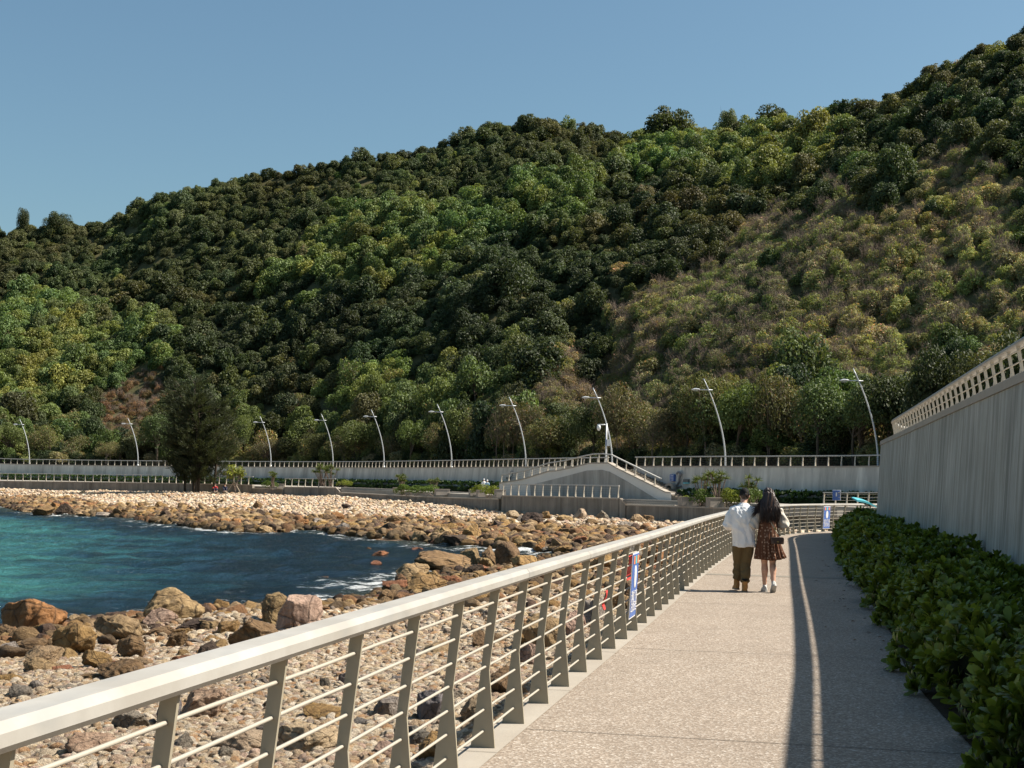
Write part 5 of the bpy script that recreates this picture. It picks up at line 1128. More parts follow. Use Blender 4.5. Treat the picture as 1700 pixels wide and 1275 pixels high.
scatter('bare_scrub_twigs', np.stack([x[ids], y[ids], z[ids]-.2], 1), np.stack([rng.normal(0, .1, m_), rng.normal(0, .1, m_), rng.uniform(0, 6.28, m_)], 1), np.stack([Rr[ids]*1.1]*2+[hz[ids]*1.12], 1), rng.integers(0, 3, m_), TW, np.ones((m_, 3)), 'pale bare twigs standing out of the scrub', 'twigs')
# ---------------------------------------------------------------- front row on the level ground behind the promenade
fr_specs = [ # px, tone kind, height, radius, colour
 (10, 5, 6.5, 3.4), (70, 8, 6, 3.4), (130, 9, 5.5, 3.2), (180, 7, 6, 3), (235, 8, 7, 3.6), (262, 4, 8.5, 4.2), (300, 5, 8, 3.6), (375, 9, 8, 3.4), (405, 6, 8.5, 3.6), (450, 7, 7, 3.2), (490, 1, 7.5, 3.6), (530, 2, 8, 3.8), (572, 10, 7.5, 3.4), (600, 5, 9, 4.2), (655, 9, 7.5, 3.6),
 (690, 6, 10.5, 4.6), (735, 7, 8, 3.4), (765, 4, 9, 3.6), (800, 8, 8.5, 4.0), (838, 10, 9, 3.6), (880, 9, 8.5, 3.8), (920, 8, 8.5, 3.8), (955, 1, 7, 3.2), (985, 3, 7.5, 3.2), (1030, 8, 8, 3.4), (1068, 9, 8, 3.2), (1100, 10, 8.5, 3.6), (1140, 0, 7, 3.), (1175, 9, 8.5, 3.4), (1210, 5, 9.5, 3.6), (1250, 6, 10, 3.8), (1290, 10, 9, 3.4), (1330, 9, 8, 3.2), (1365, 4, 8.5, 3.4), (1400, 1, 7.5, 3.0), (1440, 5, 8.5, 3.2), (1480, 2, 8, 3.2), (1520, 1, 8.5, 3.3), (1570, 0, 8, 3.4), (1610, 3, 9, 3.6), (1650, 2, 9, 3.6), (1700, 0, 9.5, 3.8), (1750, 1, 9, 3.6)]
for q, (fx, kd, Ht, R0) in enumerate(fr_specs):
    t0 = ray(fx, 760); t0 = t0[0]/t0[1]; d0 = np.interp(t0, tT, dT)-random.uniform(-2.5, 4.5); Ht *= random.choice([.68, .8, .95, 1.1]); R0 *= random.uniform(.75, 1.1); X0, Y0 = t0*d0, d0
    kn = 'scrub' if kd >= 7 else ('light' if kd >= 4 else 'dense'); c = {'scrub': cS*.62, 'light': cL, 'dense': cD}[kn][random.randrange(3)]*1.05*random.uniform(.9, 1.2)
    j = int(np.argmin([abs(fx-v) for v in lampspx])); side = 'behind' if abs(fx-lampspx[j]) < 22 else ('left of' if fx < lampspx[j] else 'right of')
    r = thing('tree', (X0, Y0, BASE_Z-.1), '%s %s front row tree %s %s' % (('tall', 'medium', 'low')[0 if Ht > 8.6 else (1 if Ht > 7.4 else 2)], tone(c), side, names[j]), 'tree', 'trees in the front row behind the promenade', random.uniform(0, 6.28))
    if fx > 1460: r['label'] = '%s leafy tree above the tall streaked wall' % tone(c)
    sc = FRN[kd]; k = bpy.data.objects.new('crown', sc[0]); COL.objects.link(k); k.parent = r; k.color = (*c, 1); hs = Ht*.86/1.35
    k.location = (0, 0, Ht*.13); k.scale = (R0, R0, hs); b = bpy.data.objects.new('trunk', sc[1]); COL.objects.link(b); b.parent = r; b.location = (0, 0, Ht*.13); b.scale = (R0, R0, hs); treeobjs.append(r)
for (fx, fy, D, R0, Ht, kd, lab) in ((38, 372, 447, 2.4, 9., 0, 'pointed dark conifer on the left skyline'), (94, 366, 445, 3.8, 7.5, 5, 'flat topped spreading tree on the left skyline'), (1112, 222, 366, 7.5, 12., 1, 'big domed tree on the skyline right of the summit'),
      (1212, 215, 352, 3.2, 10., 4, 'slim pale tree on the skyline between two domed ones'), (1283, 205, 333, 5.5, 9.5, 2, 'domed green tree on the skyline above the scrub slope')):
    p = dp(fx, fy, D); r = thing('tree', tuple(p-np.array([0, 0, 6.6])), lab, 'tree', 'trees on the skyline', random.uniform(0, 6.28)); sc = FRN[kd] if kd in (0, 5, 4) else IND[kd]
    k = bpy.data.objects.new('crown', sc[0]); COL.objects.link(k); k.parent = r; k.color = (*((.060, .074, .030) if kd != 4 else (.13, .15, .06)), 1); k.location = (0, 0, Ht*.15); k.scale = (R0, R0, Ht/1.35)
    b = bpy.data.objects.new('trunk', sc[1]); COL.objects.link(b); b.parent = r; b.location = (0, 0, Ht*.15); b.scale = (R0, R0, Ht/1.35); treeobjs.append(r)
finish_labels(treeobjs)
# understory along the hill foot
m_ = 1100; tt = rng.uniform(-.55, .6, m_); dd0 = np.interp(tt, tT, dT)+rng.uniform(-3.5, 5, m_); R1 = rng.uniform(.8, 2.1, m_); P1 = np.stack([tt*dd0, dd0, np.full(m_, BASE_Z-.2)], 1)
cu = np.where(rng.random((m_, 1)) < .5, cK[rng.integers(0, 3, m_)], cS[rng.integers(0, 5, m_)])*1.2
scatter('undergrowth', P1, np.stack([rng.normal(0, .1, m_)]*2+[rng.uniform(0, 6.28, m_)], 1), np.stack([R1, R1, R1], 1), rng.integers(0, 11, m_), ST, cu, 'dark undergrowth at the foot of the hill', 'undergrowth')
# ---------------------------------------------------------------- casuarina on the beach
p = beach_pt(330, 812); p = np.array([*dp(328, 808, 199)[:2], 0]); p[2] = float(beach_h(p[0], p[1]))
r = thing('casuarina_tree', tuple(p), 'big dark feathery casuarina standing on the shingle in front of the far wall', 'tree'); rr = np.random.default_rng(77); Hc = 16.5
mb = MB(); stems = []
for k in range(5):
    a = rr.uniform(0, 6.28); b0 = np.array([math.cos(a), math.sin(a), 0])*rr.uniform(.3, 2.0); b0[0] *= 1.5; top = b0*1.3+np.array([rr.uniform(-.8, .8), rr.uniform(-.6, .6), Hc*rr.uniform(.7, .97)]); mid = b0*1.2+np.array([0, 0, Hc*.35]); stems.append((b0, mid, top)); mb.tube([b0-np.array([0, 0, .5]), mid, top], [.2, .14, .04], 7)
fol = []; tip = []
for k in range(520):
    b0, mid, top = stems[rr.integers(0, 5)]; f = rr.uniform(.09, 1.); s0_ = mid*(1-f)+top*f if f > .35 else b0*(1-f/.35)+mid*(f/.35); s0_ = b0+(top-b0)*f if f > .35 else s0_
    a = rr.uniform(0, 6.28); wd = 3.7*math.sin(math.pi*min(.9, .10+f*.76))**.9; dr = np.array([math.cos(a)*1.12, math.sin(a), 0]); e = s0_+dr*wd*rr.uniform(.45, 1.)+np.array([0, 0, rr.uniform(-.2, 1.9)]); e[2] = max(e[2], 1.7)
    mb.tube([s0_, (s0_+e)/2+np.array([0, 0, .25]), e], [.05, .03, .012], 4, cap=False); fol.append((s0_, e))
mb.m = 0; local_build(mb, 'trunk', M['bark'], r)
Vs, n_ = [], 0
for s0_, e in fol:
    L_ = np.linalg.norm(e-s0_); kk = 95; f = rr.uniform(.3, 1.2, (kk, 1)); c = s0_+(e-s0_)*f+rr.normal(0, .17, (kk, 3)); d_ = (e-s0_)/L_*.75+np.array([0, 0, .35])+rr.normal(0, .33, (kk, 3)); d_ /= np.linalg.norm(d_, axis=1)[:, None]; ln = rr.uniform(.28, .62, (kk, 1)); w_ = np.cross(d_, rr.normal(size=(kk, 3))); w_ /= np.linalg.norm(w_, axis=1)[:, None]; w_ *= .034
    Vs.append(np.stack([c-w_, c+w_, c+d_*ln+w_*.4, c+d_*ln-w_*.4], 1).reshape(-1, 3))
V = np.concatenate(Vs); Qd = np.arange(len(V)).reshape(-1, 4); tint = np.repeat(rr.uniform(.6, 1.4, len(Qd)), 4)
o = link('foliage', leaf_mesh('foliage', V, Qd, tint, M['leaf']), r); o.color = (.046, .056, .026, 1)
# sapling with stakes
p = np.array([*dp(388, 812, 196)[:2], 0]); p[2] = float(beach_h(p[0], p[1]))+.1
r = thing('sapling', tuple(p), 'young yellow green sapling propped by pale stakes, right of the casuarina', 'tree'); V, Qd, tint, cs, rs = crown_arr(610, 1.75, 2.2, 900, .13, 16); V[:, 2] += 1.7
o = link('crown', leaf_mesh('crown', V, Qd, tint, M['leaf']), r); o.color = (.19, .21, .035, 1); cs = cs+np.array([0, 0, 1.7]); b = link('trunk', limb_mesh('trunk', 5, cs, rs, 3.0, M['twig'], .06, -.2, 2, 30, .02), r)
for q, (a, b_) in enumerate((((-1.0, -.3, 0), (-.1, 0, 1.6)), ((1.25, -.4, -.2), (.1, 0, 1.7)), ((.1, 1., 0), (0, 0, 1.6)))):
    mb = MB(); mb.tube([a, b_], .045, 6); local_build(mb, 'stake', M['wood'], r)
# ---------------------------------------------------------------- planting on the terrace
def pandanus(px_, py_, D, H, n_heads, lab):
    p = dp(px_, py_, D); r = thing('screw_pine', tuple(p), lab, 'plant', 'spiky screw pines in the terrace beds'); q = random.Random(px_); mb = MB(); heads = []
    for k in range(n_heads):
        a = q.uniform(0, 6.28); sp = q.uniform(.3, 1.)*H*.42; h = H*q.uniform(.55, .95); base = (q.uniform(-.25, .25), q.uniform(-.15, .15), -.1); m1 = (sp*.45*math.cos(a), sp*.3*math.sin(a), h*.4); e = (sp*math.cos(a), sp*.6*math.sin(a), h); mb.tube([base, m1, e], [.07, .05, .045], 6); heads.append(e)
    local_build(mb, 'stem', M['twig'], r); Vh = []
    rr = np.random.default_rng(px_)
    for e in heads:
        kk = 46; d_ = rr.normal(size=(kk, 3)); d_[:, 2] = abs(d_[:, 2])*.9-.15; d_ /= np.linalg.norm(d_, axis=1)[:, None]; w_ = np.cross(d_, rr.normal(size=(kk, 3))); w_ /= np.linalg.norm(w_, axis=1)[:, None]; w_ *= .035; ln = rr.uniform(.3, .5, (kk, 1))*H/2.2; c = np.array(e)+d_*.03
        Vh.append(np.stack([c-w_, c+w_, c+d_*ln+w_*.2-np.array([0, 0, .06]), c+d_*ln-w_*.2-np.array([0, 0, .06])], 1).reshape(-1, 3))
    V = np.concatenate(Vh); Qd = np.arange(len(V)).reshape(-1, 4); o = link('leaves', leaf_mesh('leaves', V, Qd, np.repeat(rr.uniform(.7, 1.4, len(Qd)), 4), M['leaf']), r); o.color = (.10, .125, .035, 1)
pandanus(452, 807, 192, 2.1, 8, 'spiky screw pine left of the short railing'); pandanus(535, 806, 189, 2.9, 12, 'broad spiky screw pine behind the short railing'); pandanus(548, 806, 188.5, 2.7, 9, 'spiky screw pine at the right end of the short railing')
pandanus(668, 816, 172, 2.1, 10, 'spiky screw pine right of the long seating step'); pandanus(722, 818, 167, 1.8, 8, 'small spiky screw pine left of the short seat')
pandanus(1164, 838, 122, 2.5, 7, 'spiky screw pine with bare pale stems right of the stairs, left one'); pandanus(1192, 838, 121, 2.9, 10, 'taller spiky screw pine with bare pale stems just left of the man with the cap'); pandanus(1243, 838, 118, 2.4, 8, 'spiky screw pine seen between the heads of the couple')
def bush(px_, py_, D, w_, h, col_, lab, n_=1400):
    p = dp(px_, py_, D); r = thing('shrub', tuple(p), lab, 'shrub', 'low shrubs in the terrace beds'); rr = np.random.default_rng(int(px_)); V, Qd, tint, cs, rs = crown_arr(int(px_), 1., 1., n_, .055, 14); V = V*np.array([w_/2, .8, h]); o = link('foliage', leaf_mesh('foliage', V, Qd, tint, M['leaf']), r); o.color = (*col_, 1)
    mb = MB()
    for k in range(7): a = rr.uniform(0, 6.28); mb.tube([(rr.uniform(-.3, .3)*w_, 0, -.1), (rr.uniform(-.35, .35)*w_, rr.uniform(-.3, .3), h*.8)], [.03, .01], 4)
    local_build(mb, 'stem', M['twig'], r)
G1, G2, G3 = (.17, .20, .028), (.10, .15, .03), (.045, .085, .02)
bush(448, 812, 193, 2.6, 1.0, G2, 'green shrub in the bed left of the short railing'); bush(570, 808, 188.5, 2.4, .8, G1, 'bright yellow green shrub at the right end of the short railing', 900)
bush(672, 822, 169.5, 3.2, 1.1, G2, 'green shrub around the screw pine right of the seating step'); bush(705, 822, 166, 4.2, 1.0, G2, 'wide green shrub left of the planter block'); bush(797, 823, 155, 2.8, 1.0, G1, 'bright shrub below the distant couple'); bush(815, 825, 150, 2.2, 1.1, G1, 'bright shrub against the left end of the tall sea wall')
bush(1170, 842, 120.5, 2.6, 1.3, G2, 'light green shrub between the two planter blocks'); bush(1215, 843, 118, 2.6, 1.4, G1, 'yellow green shrub behind the man in the white shirt'); bush(1135, 834, 124.5, 1.0, .7, G1, 'small yellow tuft on the seating steps', 300); bush(1250, 838, 117.5, 2.2, 1.1, G2, 'green shrub behind the heads of the couple')
# dark clipped hedges at the wall foot
Fl = off(Lr[:, :2], 2.2); Bl = off(Lr[:, :2], .35)
mL = (Fl[:, 0] < 1) & (Fl[:, 0] > -105); hedge('hedge', Fl[mL], Bl[mL], .75, .9, 7.5, .2, 7, 'long dark clipped hedge at the foot of the far grey wall, left of the ramp', (.040, .075, .018), lump=.12, group='dark hedges at the wall foot', seed=8)
Fr = off(Rr_[:, :2], 2.0); Br = off(Rr_[:, :2], .35); pr_ = proj(np.c_[Fr, Fr[:, :1]*0+.5])[0]; mR = (pr_ > 1112) & (pr_ < 1560)
hedge('hedge', Fr[mR], Br[mR], .5, .85, 10, .2, 7, 'dark clipped hedge below the wall with the number 2', (.034, .068, .016), lump=.12, group='dark hedges at the wall foot', seed=9)
# ================================================================ people
def ell(c, rx, ry, n=14, tilt=0., rot=0.):
    out = []
    for k in range(n):
        a = 2*math.pi*k/n; x_, y_ = rx*math.cos(a), ry*math.sin(a); xr = x_*math.cos(rot)-y_*math.sin(rot); yr = x_*math.sin(rot)+y_*math.cos(rot); out.append((c[0]+xr, c[1]+yr, c[2]+yr*tilt))
    return out
def surf(mb, name, mat, parent, vox=.012, sm=4, it_ripple=None, ripple=0., keep=False):
    me = bpy.data.meshes.new(name); me.from_pydata(mb.v, [], mb.f); me.update(); o = link(name, me)
    m1 = o.modifiers.new('r', 'REMESH'); m1.mode = 'VOXEL'; m1.voxel_size = vox; m1.use_smooth_shade = True
    if sm: m2 = o.modifiers.new('s', 'SMOOTH'); m2.iterations = sm; m2.factor = .5
    bpy.context.view_layer.update(); dg = bpy.context.evaluated_depsgraph_get(); me2 = bpy.data.meshes.new_from_object(o.evaluated_get(dg)); bpy.data.objects.remove(o)
    me2.name = name
    if it_ripple is not None:
        me2.update(); nrm = [v.normal.copy() for v in me2.vertices]
        for v, nn in zip(me2.vertices, nrm): v.co += nn*it_ripple(v.co)
    return link(name, me2, parent, mat, True)
def ball(mb, c, r, sx=1, sy=1, sz=1, n=12):
    secs = []
    for k in range(1, n): a = math.pi*k/n; q = math.sin(a)*r; secs.append([(c[0]+q*sx*math.cos(b), c[1]+q*sy*math.sin(b), c[2]-math.cos(a)*r*sz) for b in np.linspace(0, 2*math.pi, n, endpoint=False)])
    mb.ring(secs)
def arm(mb, S, E, W_, r0=.052, r1=.04, r2=.028): mb.tube([S, Vector(S).lerp(Vector(E), .5), E, Vector(E).lerp(Vector(W_), .4), W_], [r0, r0*.95, r1, r1*1.02, r2], 12)
def hand(mb, W_, d, side, curl=.6, sc=1.):
    """palm plus five separate bent fingers; d = direction of the hand, side = towards the thumb"""
    d = Vector(d).normalized(); s = Vector(side); s = (s-d*s.dot(d)).normalized(); u = d.cross(s); W_ = Vector(W_); c = W_+d*.05*sc
    mb.tube([W_, W_+d*.03*sc, W_+d*.065*sc, W_+d*.09*sc], [.026*sc, .034*sc, .038*sc, .034*sc], 10, flat=.5) if abs(u.z) < 2 else None
    for k, (o_, L_) in enumerate(((.028, .070), (.010, .080), (-.009, .074), (-.026, .058))):
        b = W_+d*.086*sc+s*o_*sc; a1 = d*math.cos(curl*.5)-u*math.sin(curl*.5); a2 = d*math.cos(curl*1.5)-u*math.sin(curl*1.5); a3 = d*math.cos(curl*2.3)-u*math.sin(curl*2.3)
        mb.tube([b-d*.02, b, b+a1*L_*.42*sc, b+(a1*.42+a2*.33)*L_*sc, b+(a1*.42+a2*.33+a3*.25)*L_*sc], [.0095*sc, .0095*sc, .009*sc, .0085*sc, .007*sc], 7)
    b = W_+d*.03*sc+s*.028*sc; mb.tube([b-s*.01, b+s*.018+d*.02, b+s*.028+d*.045-u*.01], [.013*sc, .0115*sc, .009*sc], 7)
def head(mb, c, yaw=0., pitch=0., s=1.):
    """skull, jaw, nose, ears, lips; faces +y before yaw"""
    R3 = Matrix.Rotation(yaw, 3, 'Z') @ Matrix.Rotation(-pitch, 3, 'X'); t = MB()
    secs = []
    for z_, rx, y0, y1 in ((-.118, .022, .050, .088), (-.10, .045, .0, .092), (-.07, .060, -.05, .095), (-.03, .070, -.082, .098), (.0, .0745, -.096, .097), (.04, .0765, -.102, .100), (.075, .070, -.096, .088), (.10, .053, -.075, .064), (.118, .022, -.03, .025)):
        secs.append([(rx*math.cos(a), (y0+y1)/2+(y1-y0)/2*math.sin(a), z_) for a in np.linspace(0, 2*math.pi, 16, endpoint=False)])
    t.ring(secs); t.tube([(0, .092, .02), (0, .112, -.018), (0, .100, -.032)], [.008, .014, .01], 8)
    for sx in (-1, 1): t.tube([(sx*.074, .0, .018), (sx*.086, -.012, .012), (sx*.084, -.012, -.02), (sx*.073, 0, -.034)], [.008, .012, .010, .007], 7)
    for z_ in (-.058, -.066): t.tube([(-.022, .090, z_), (0, .098, z_), (.022, .090, z_)], [.004, .007, .004], 6)
    mb.add([tuple(R3 @ (Vector(v)*s)+Vector(c)) for v in t.v], t.f); return R3
def eyes(root, c, R3, s=1.):
    mb = MB()
    for sx in (-1, 1):
        p = R3 @ Vector((sx*.031*s, .088*s, .012*s))+Vector(c); ball(mb, p, .012*s, n=8)
    return mb
def fixed(f, sc, amp, ax=(1, 1, 1)): return lambda c: amp*mnoise.fractal(Vector((c.x*sc*ax[0]+f, c.y*sc*ax[1], c.z*sc*ax[2])), .8, 2., 3)
def couple():
    # ------------------------------------------------ man in white shirt: own space, x right, y away from the camera
    pm = gp(1232, 982, .0); r = thing('person', (pm[0]+.03, pm[1]+.05, 0), 'man in black cap, loose white shirt, olive trousers and tan boots, walking away', 'person'); r.scale = (.97, .97, .97)
    # skeleton
    hipL, hipR = (-.09, .0, .93), (.09, .0, .93); kL, kR = (-.075, .10, .50), (.045, .03, .50); aL, aR = (-.105, .10, .13), (.0, -.16, .11)
    skin = MB()
    skin.ring([ell(c_, a, b) for c_, a, b in (((0, 0, .86), .13, .10), ((0, 0, .95), .155, .11), ((0, -.005, 1.1), .13, .10), ((0, -.01, 1.3), .16, .115), ((0, -.01, 1.45), .175, .10), ((0, .0, 1.54), .10, .075), ((0, .02, 1.585), .058, .06), ((.0, .045, 1.66), .055, .058))])
    Sh = ((-.19, 0, 1.47), (.19, 0, 1.47)); El = ((-.285, .03, 1.20), (.25, .05, 1.19)); Wr = ((-.20, .24, 1.12), (.16, .30, 1.20))
    for s_, e_, w_ in zip(Sh, El, Wr): arm(skin, s_, e_, w_)
    hand(skin, Wr[0], (.45, .8, .1), (0, 0, 1), .8); hand(skin, Wr[1], (-.4, .8, .3), (0, 0, 1), .8)
    for h_, k_, a_ in ((hipL, kL, aL), (hipR, kR, aR)): skin.tube([h_, Vector(h_).lerp(Vector(k_), .5), k_, Vector(k_).lerp(Vector(a_), .35), a_], [.09, .075, .056, .058, .038], 12)
    hc = (.025, .075, 1.715); R3 = head(skin, hc, .0, .34)
    surf(skin, 'body', M['skin'], r, .009, 3)
    local_build(eyes(r, hc, R3), 'eyes', M['signwhite'], r, True)
    hb = MB(); ball(hb, (hc[0], hc[1]-.012, hc[2]+.014), .1, .81, 1.04, .95); hb2 = MB()
    cut_ = [v for v in hb.v]; vs = []
    for v in hb.v: z_ = v[2]; f = 1. if v[1] < hc[1]+.03 else .93; vs.append((hc[0]+(v[0]-hc[0])*f, hc[1]+(v[1]-hc[1])*(.98 if v[1] < hc[1] else .62), max(z_, hc[2]-.055)))
    hb.v = vs; surf(hb, 'hair', M['hair'], r, .008, 2)
    cp = MB(); secs = []
    Rc = Matrix.Rotation(-.34, 3, 'X')
    for z_, q in ((-.03, .094), (.0, .0965), (.03, .0975), (.06, .094), (.09, .079), (.112, .052), (.124, .02)): secs.append([tuple(Rc @ Vector((q*.93*math.cos(a), -.004+q*1.15*math.sin(a), z_+.022))+Vector(hc)) for a in np.linspace(0, 2*math.pi, 20, endpoint=False)])
    cp.ring(secs); c0 = local_build(cp, 'cap', M['blackcloth'], r, True)
    mb = MB(); mb.ring([[tuple(Rc @ Vector((x_, .095+y_, .03-.10*y_-abs(x_)*.18+d_))+Vector(hc)) for x_, y_ in ((-.07, 0), (-.055, .05), (0, .075), (.055, .05), (.07, 0))] for d_ in (-.004, .004)]); local_build(mb, 'peak', M['blackcloth'], r, True)
    mb = MB(); mb.box(tuple(Rc @ Vector((.035, -.103, .04))+Vector(hc)), (.03, .006, .018)); local_build(mb, 'cap_buckle', M['gold'], r)
    sh = MB()
    sh.ring([ell(c_, a, b, 20) for c_, a, b in (((-.0, -.0, .80), .218, .155), ((-.0, .0, .84), .222, .158), ((-.005, -.01, .98), .218, .15), ((-.01, -.015, 1.15), .225, .15), ((-.005, -.02, 1.32), .235, .15), ((0, -.01, 1.44), .235, .135), ((.0, 0, 1.52), .17, .105), ((.005, .015, 1.57), .085, .075), ((.005, .022, 1.592), .068, .066))])
    for s_, e_, w_, q in zip(Sh, El, Wr, (1, 1)):
        s_, e_, w_ = map(Vector, (s_, e_, w_)); wc_ = e_.lerp(w_, .82); sh.tube([s_+Vector((-s_.x*.3, 0, .0)), s_+Vector((0, 0, -.015)), s_.lerp(e_, .45), e_+Vector((0, -.01, -.015)), e_.lerp(w_, .4), wc_], [.075, .088, .094, .098, .086, .06], 16)
    def wr(c):
        v = .016*mnoise.fractal(Vector((c.x*7+c.z*5, c.y*6, c.z*3.2-c.x*3)), .8, 2, 3)
        return v+.010*math.sin(c.x*30+c.z*17+5*mnoise.noise(Vector((c.x*4, c.y*4, c.z*3))))*max(0, min(1, (1.5-c.z)*2))
    surf(sh, 'shirt', M['whitecloth'], r, .010, 5, wr)
    tr = MB(); tr.ring([ell(c_, a, b, 18) for c_, a, b in (((0, 0, .80), .175, .13), ((0, 0, .88), .175, .13), ((0, 0, .98), .17, .125))])
    for h_, k_, a_, sg in ((hipL, kL, aL, -1), (hipR, kR, aR, 1)):
        h_, k_, a_ = map(Vector, (h_, k_, a_)); tr.tube([h_+Vector((0, 0, -.02)), h_.lerp(k_, .5)+Vector((sg*.012, 0, 0)), k_, k_.lerp(a_, .5)+Vector((0, -.01, 0)), k_.lerp(a_, .8), a_+Vector((0, 0, .10)), a_+Vector((0, 0, .075))], [.112, .106, .092, .088, .082, .062, .052], 14)
    surf(tr, 'trousers', M['khaki'], r, .009, 3, lambda c: .012*math.sin(c.z*42+6*mnoise.noise(Vector((c.x*8, c.y*8, c.z*5))))*max(.15, min(1, (.72-c.z)*1.8))*(.4+mnoise.noise(Vector((c.x*5+3, c.y*5, c.z*7)))+.3))
    for (a_, yaw, lift) in ((aL, .05, 0), (aR, -.12, .0)):
        bt = MB(); a0 = Vector(a_)
        bt.tube([a0+Vector((0, 0, .10)), a0+Vector((0, 0, .0)), a0+Vector((0, -.01, -.05))], [.052, .056, .055], 14); fy = Vector((math.sin(-yaw), math.cos(yaw), 0))
        bt.ring([[tuple(a0+fy*q+Vector((w_*math.cos(b), 0, 0))+Vector((0, 0, -.088+h_*max(0, math.sin(b))))) for b in np.linspace(0, 2*math.pi, 14, endpoint=False)] for q, w_, h_ in ((-.075, .034, .09), (-.04, .045, .12), (.03, .047, .12), (.09, .05, .085), (.15, .05, .065), (.195, .03, .045))])
        surf(bt, 'boot', M['tanboot'], r, .008, 3); sl = MB(); so = [(.0, -.085), (.042, -.06), (.046, .0), (.043, .06), (.055, .12), (.045, .19), (0, .215), (-.045, .19), (-.055, .12), (-.043, .06), (-.046, 0), (-.042, -.06)]
        sl.ring([[tuple(a0+Vector((x_, 0, z_))+fy*y_) for x_, y_ in so] for z_ in (-.108, -.082)]); local_build(sl, 'sole', M['sole'], r)
        mb = MB(); mb.ring([ell((a0.x, a0.y, a0.z+z_), .056, .056) for z_ in (.085, .125)]); local_build(mb, 'trouser_cuff', M['blackcloth'], r, True)
    # ------------------------------------------------ woman
    pw = gp(1275, 983, 0); r = thing('person', (pw[0]+.0, pw[1]+.0, 0), 'woman with long dark hair and patterned brown dress over a cream blouse', 'person')
    hipL, hipR = (-.08, .0, .92), (.08, .0, .92); kL, kR = (-.055, .05, .49), (.075, -.02, .49); aL, aR = (-.045, .07, .10), (.065, -.16, .17)
    skin = MB(); skin.ring([ell(c_, a, b) for c_, a, b in (((0, 0, .85), .13, .105), ((0, 0, .93), .155, .12), ((0, -.0, 1.12), .11, .09), ((0, 0, 1.3), .135, .10), ((0, 0, 1.42), .15, .085), ((0, 0, 1.50), .08, .06), ((0, .01, 1.55), .048, .05), ((0, .03, 1.63), .046, .05))])
    Sh = ((-.165, 0, 1.42), (.165, 0, 1.42)); El = ((-.27, -.02, 1.17), (.285, .02, 1.19)); Wr = ((-.31, .17, 1.20), (.21, .22, 1.17))
    for s_, e_, w_ in zip(Sh, El, Wr): arm(skin, s_, e_, w_, .043, .034, .024)
    hand(skin, Wr[0], (-.5, .8, .2), (0, 0, 1), 1.0, .9); hand(skin, Wr[1], (-.6, .7, .3), (0, 0, 1), .8, .9)
    for h_, k_, a_ in ((hipL, kL, aL), (hipR, kR, aR)):
        h_, k_, a_ = map(Vector, (h_, k_, a_)); skin.tube([h_, h_.lerp(k_, .5), k_, k_.lerp(a_, .28)+Vector((0, -.018, 0)), k_.lerp(a_, .6)+Vector((0, -.006, 0)), a_], [.092, .08, .054, .062, .046, .034], 14)
    hc = (-.0, .045, 1.70); R3 = head(skin, hc, .12, .16, .96); surf(skin, 'body', M['skin'], r, .009, 3)
    local_build(eyes(r, hc, R3, .96), 'eyes', M['signwhite'], r, True)
    bl = MB(); bl.ring([ell(c_, a, b, 18) for c_, a, b in (((0, 0, 1.2), .13, .105), ((0, 0, 1.38), .165, .105), ((0, 0, 1.46), .15, .09), ((0, 0, 1.515), .07, .062), ((0, .005, 1.53), .058, .056))])
    for s_, e_, w_ in zip(Sh, El, Wr):
        s_, e_, w_ = map(Vector, (s_, e_, w_)); bl.tube([s_+Vector((0, 0, .015)), s_.lerp(e_, .4), e_+Vector((0, -.01, -.02)), e_.lerp(w_, .45)+Vector((0, 0, -.02)), e_.lerp(w_, .85)], [.078, .09, .098, .09, .045], 16)
    surf(bl, 'blouse', M['creamcloth'], r, .010, 4, lambda c: .007*math.sin(c.x*40+c.z*46+4*mnoise.noise(Vector((c.x*5, c.y*5, c.z*5)))))
    dr = MB(); secs = []; rng2 = random.Random(4); ph = [rng2.uniform(0, 6.28) for _ in range(3)]
    for z_, rx, ry, cx, pl in ((1.47, .115, .09, 0, 0), (1.42, .165, .115, 0, 0), (1.3, .168, .125, 0, 0), (1.15, .165, .13, 0, .002), (1.02, .18, .15, .0, .004), (.92, .198, .168, .005, .008), (.80, .215, .18, .012, .013), (.70, .235, .19, .02, .017), (.60, .255, .2, .032, .02), (.565, .262, .205, .036, .021)):
        ring_ = []
        for k in range(120): a = 2*math.pi*k/120; q = 1+pl/.2*math.sin(a*19+1.3*math.sin(a*3)+ph[0]); hx = (.035*(math.cos(a) > 0)*math.cos(a)) if z_ < .62 else 0; ring_.append((cx+rx*q*math.cos(a), ry*q*math.sin(a)-.0, z_+hx+(.0 if z_ > .7 else .012*math.sin(a*2+1))))
        secs.append(ring_)
    dr.ring(secs); d_ = local_build(dr, 'dress', M['dress'], r, True)
    # hair: cap of skull plus locks
    hr = MB(); ball(hr, (hc[0], hc[1]-.014, hc[2]+.016), .112, .86, 1.03, 1.0, 16)
    hr.ring([ell(c_, a, b, 18) for c_, a, b in (((-.0, -.02, 1.74), .095, .095), ((.0, -.055, 1.66), .112, .08), ((.0, -.085, 1.58), .130, .065), ((.0, -.105, 1.50), .150, .055), ((.005, -.125, 1.42), .150, .046), ((.01, -.14, 1.34), .125, .036), ((.01, -.145, 1.28), .085, .02))])
    base = surf(hr, 'hair', M['hair'], r, .010, 3, lambda c: .006*math.sin(c.x*95+2*math.sin(c.z*6)))
    lk = MB(); q = random.Random(12)
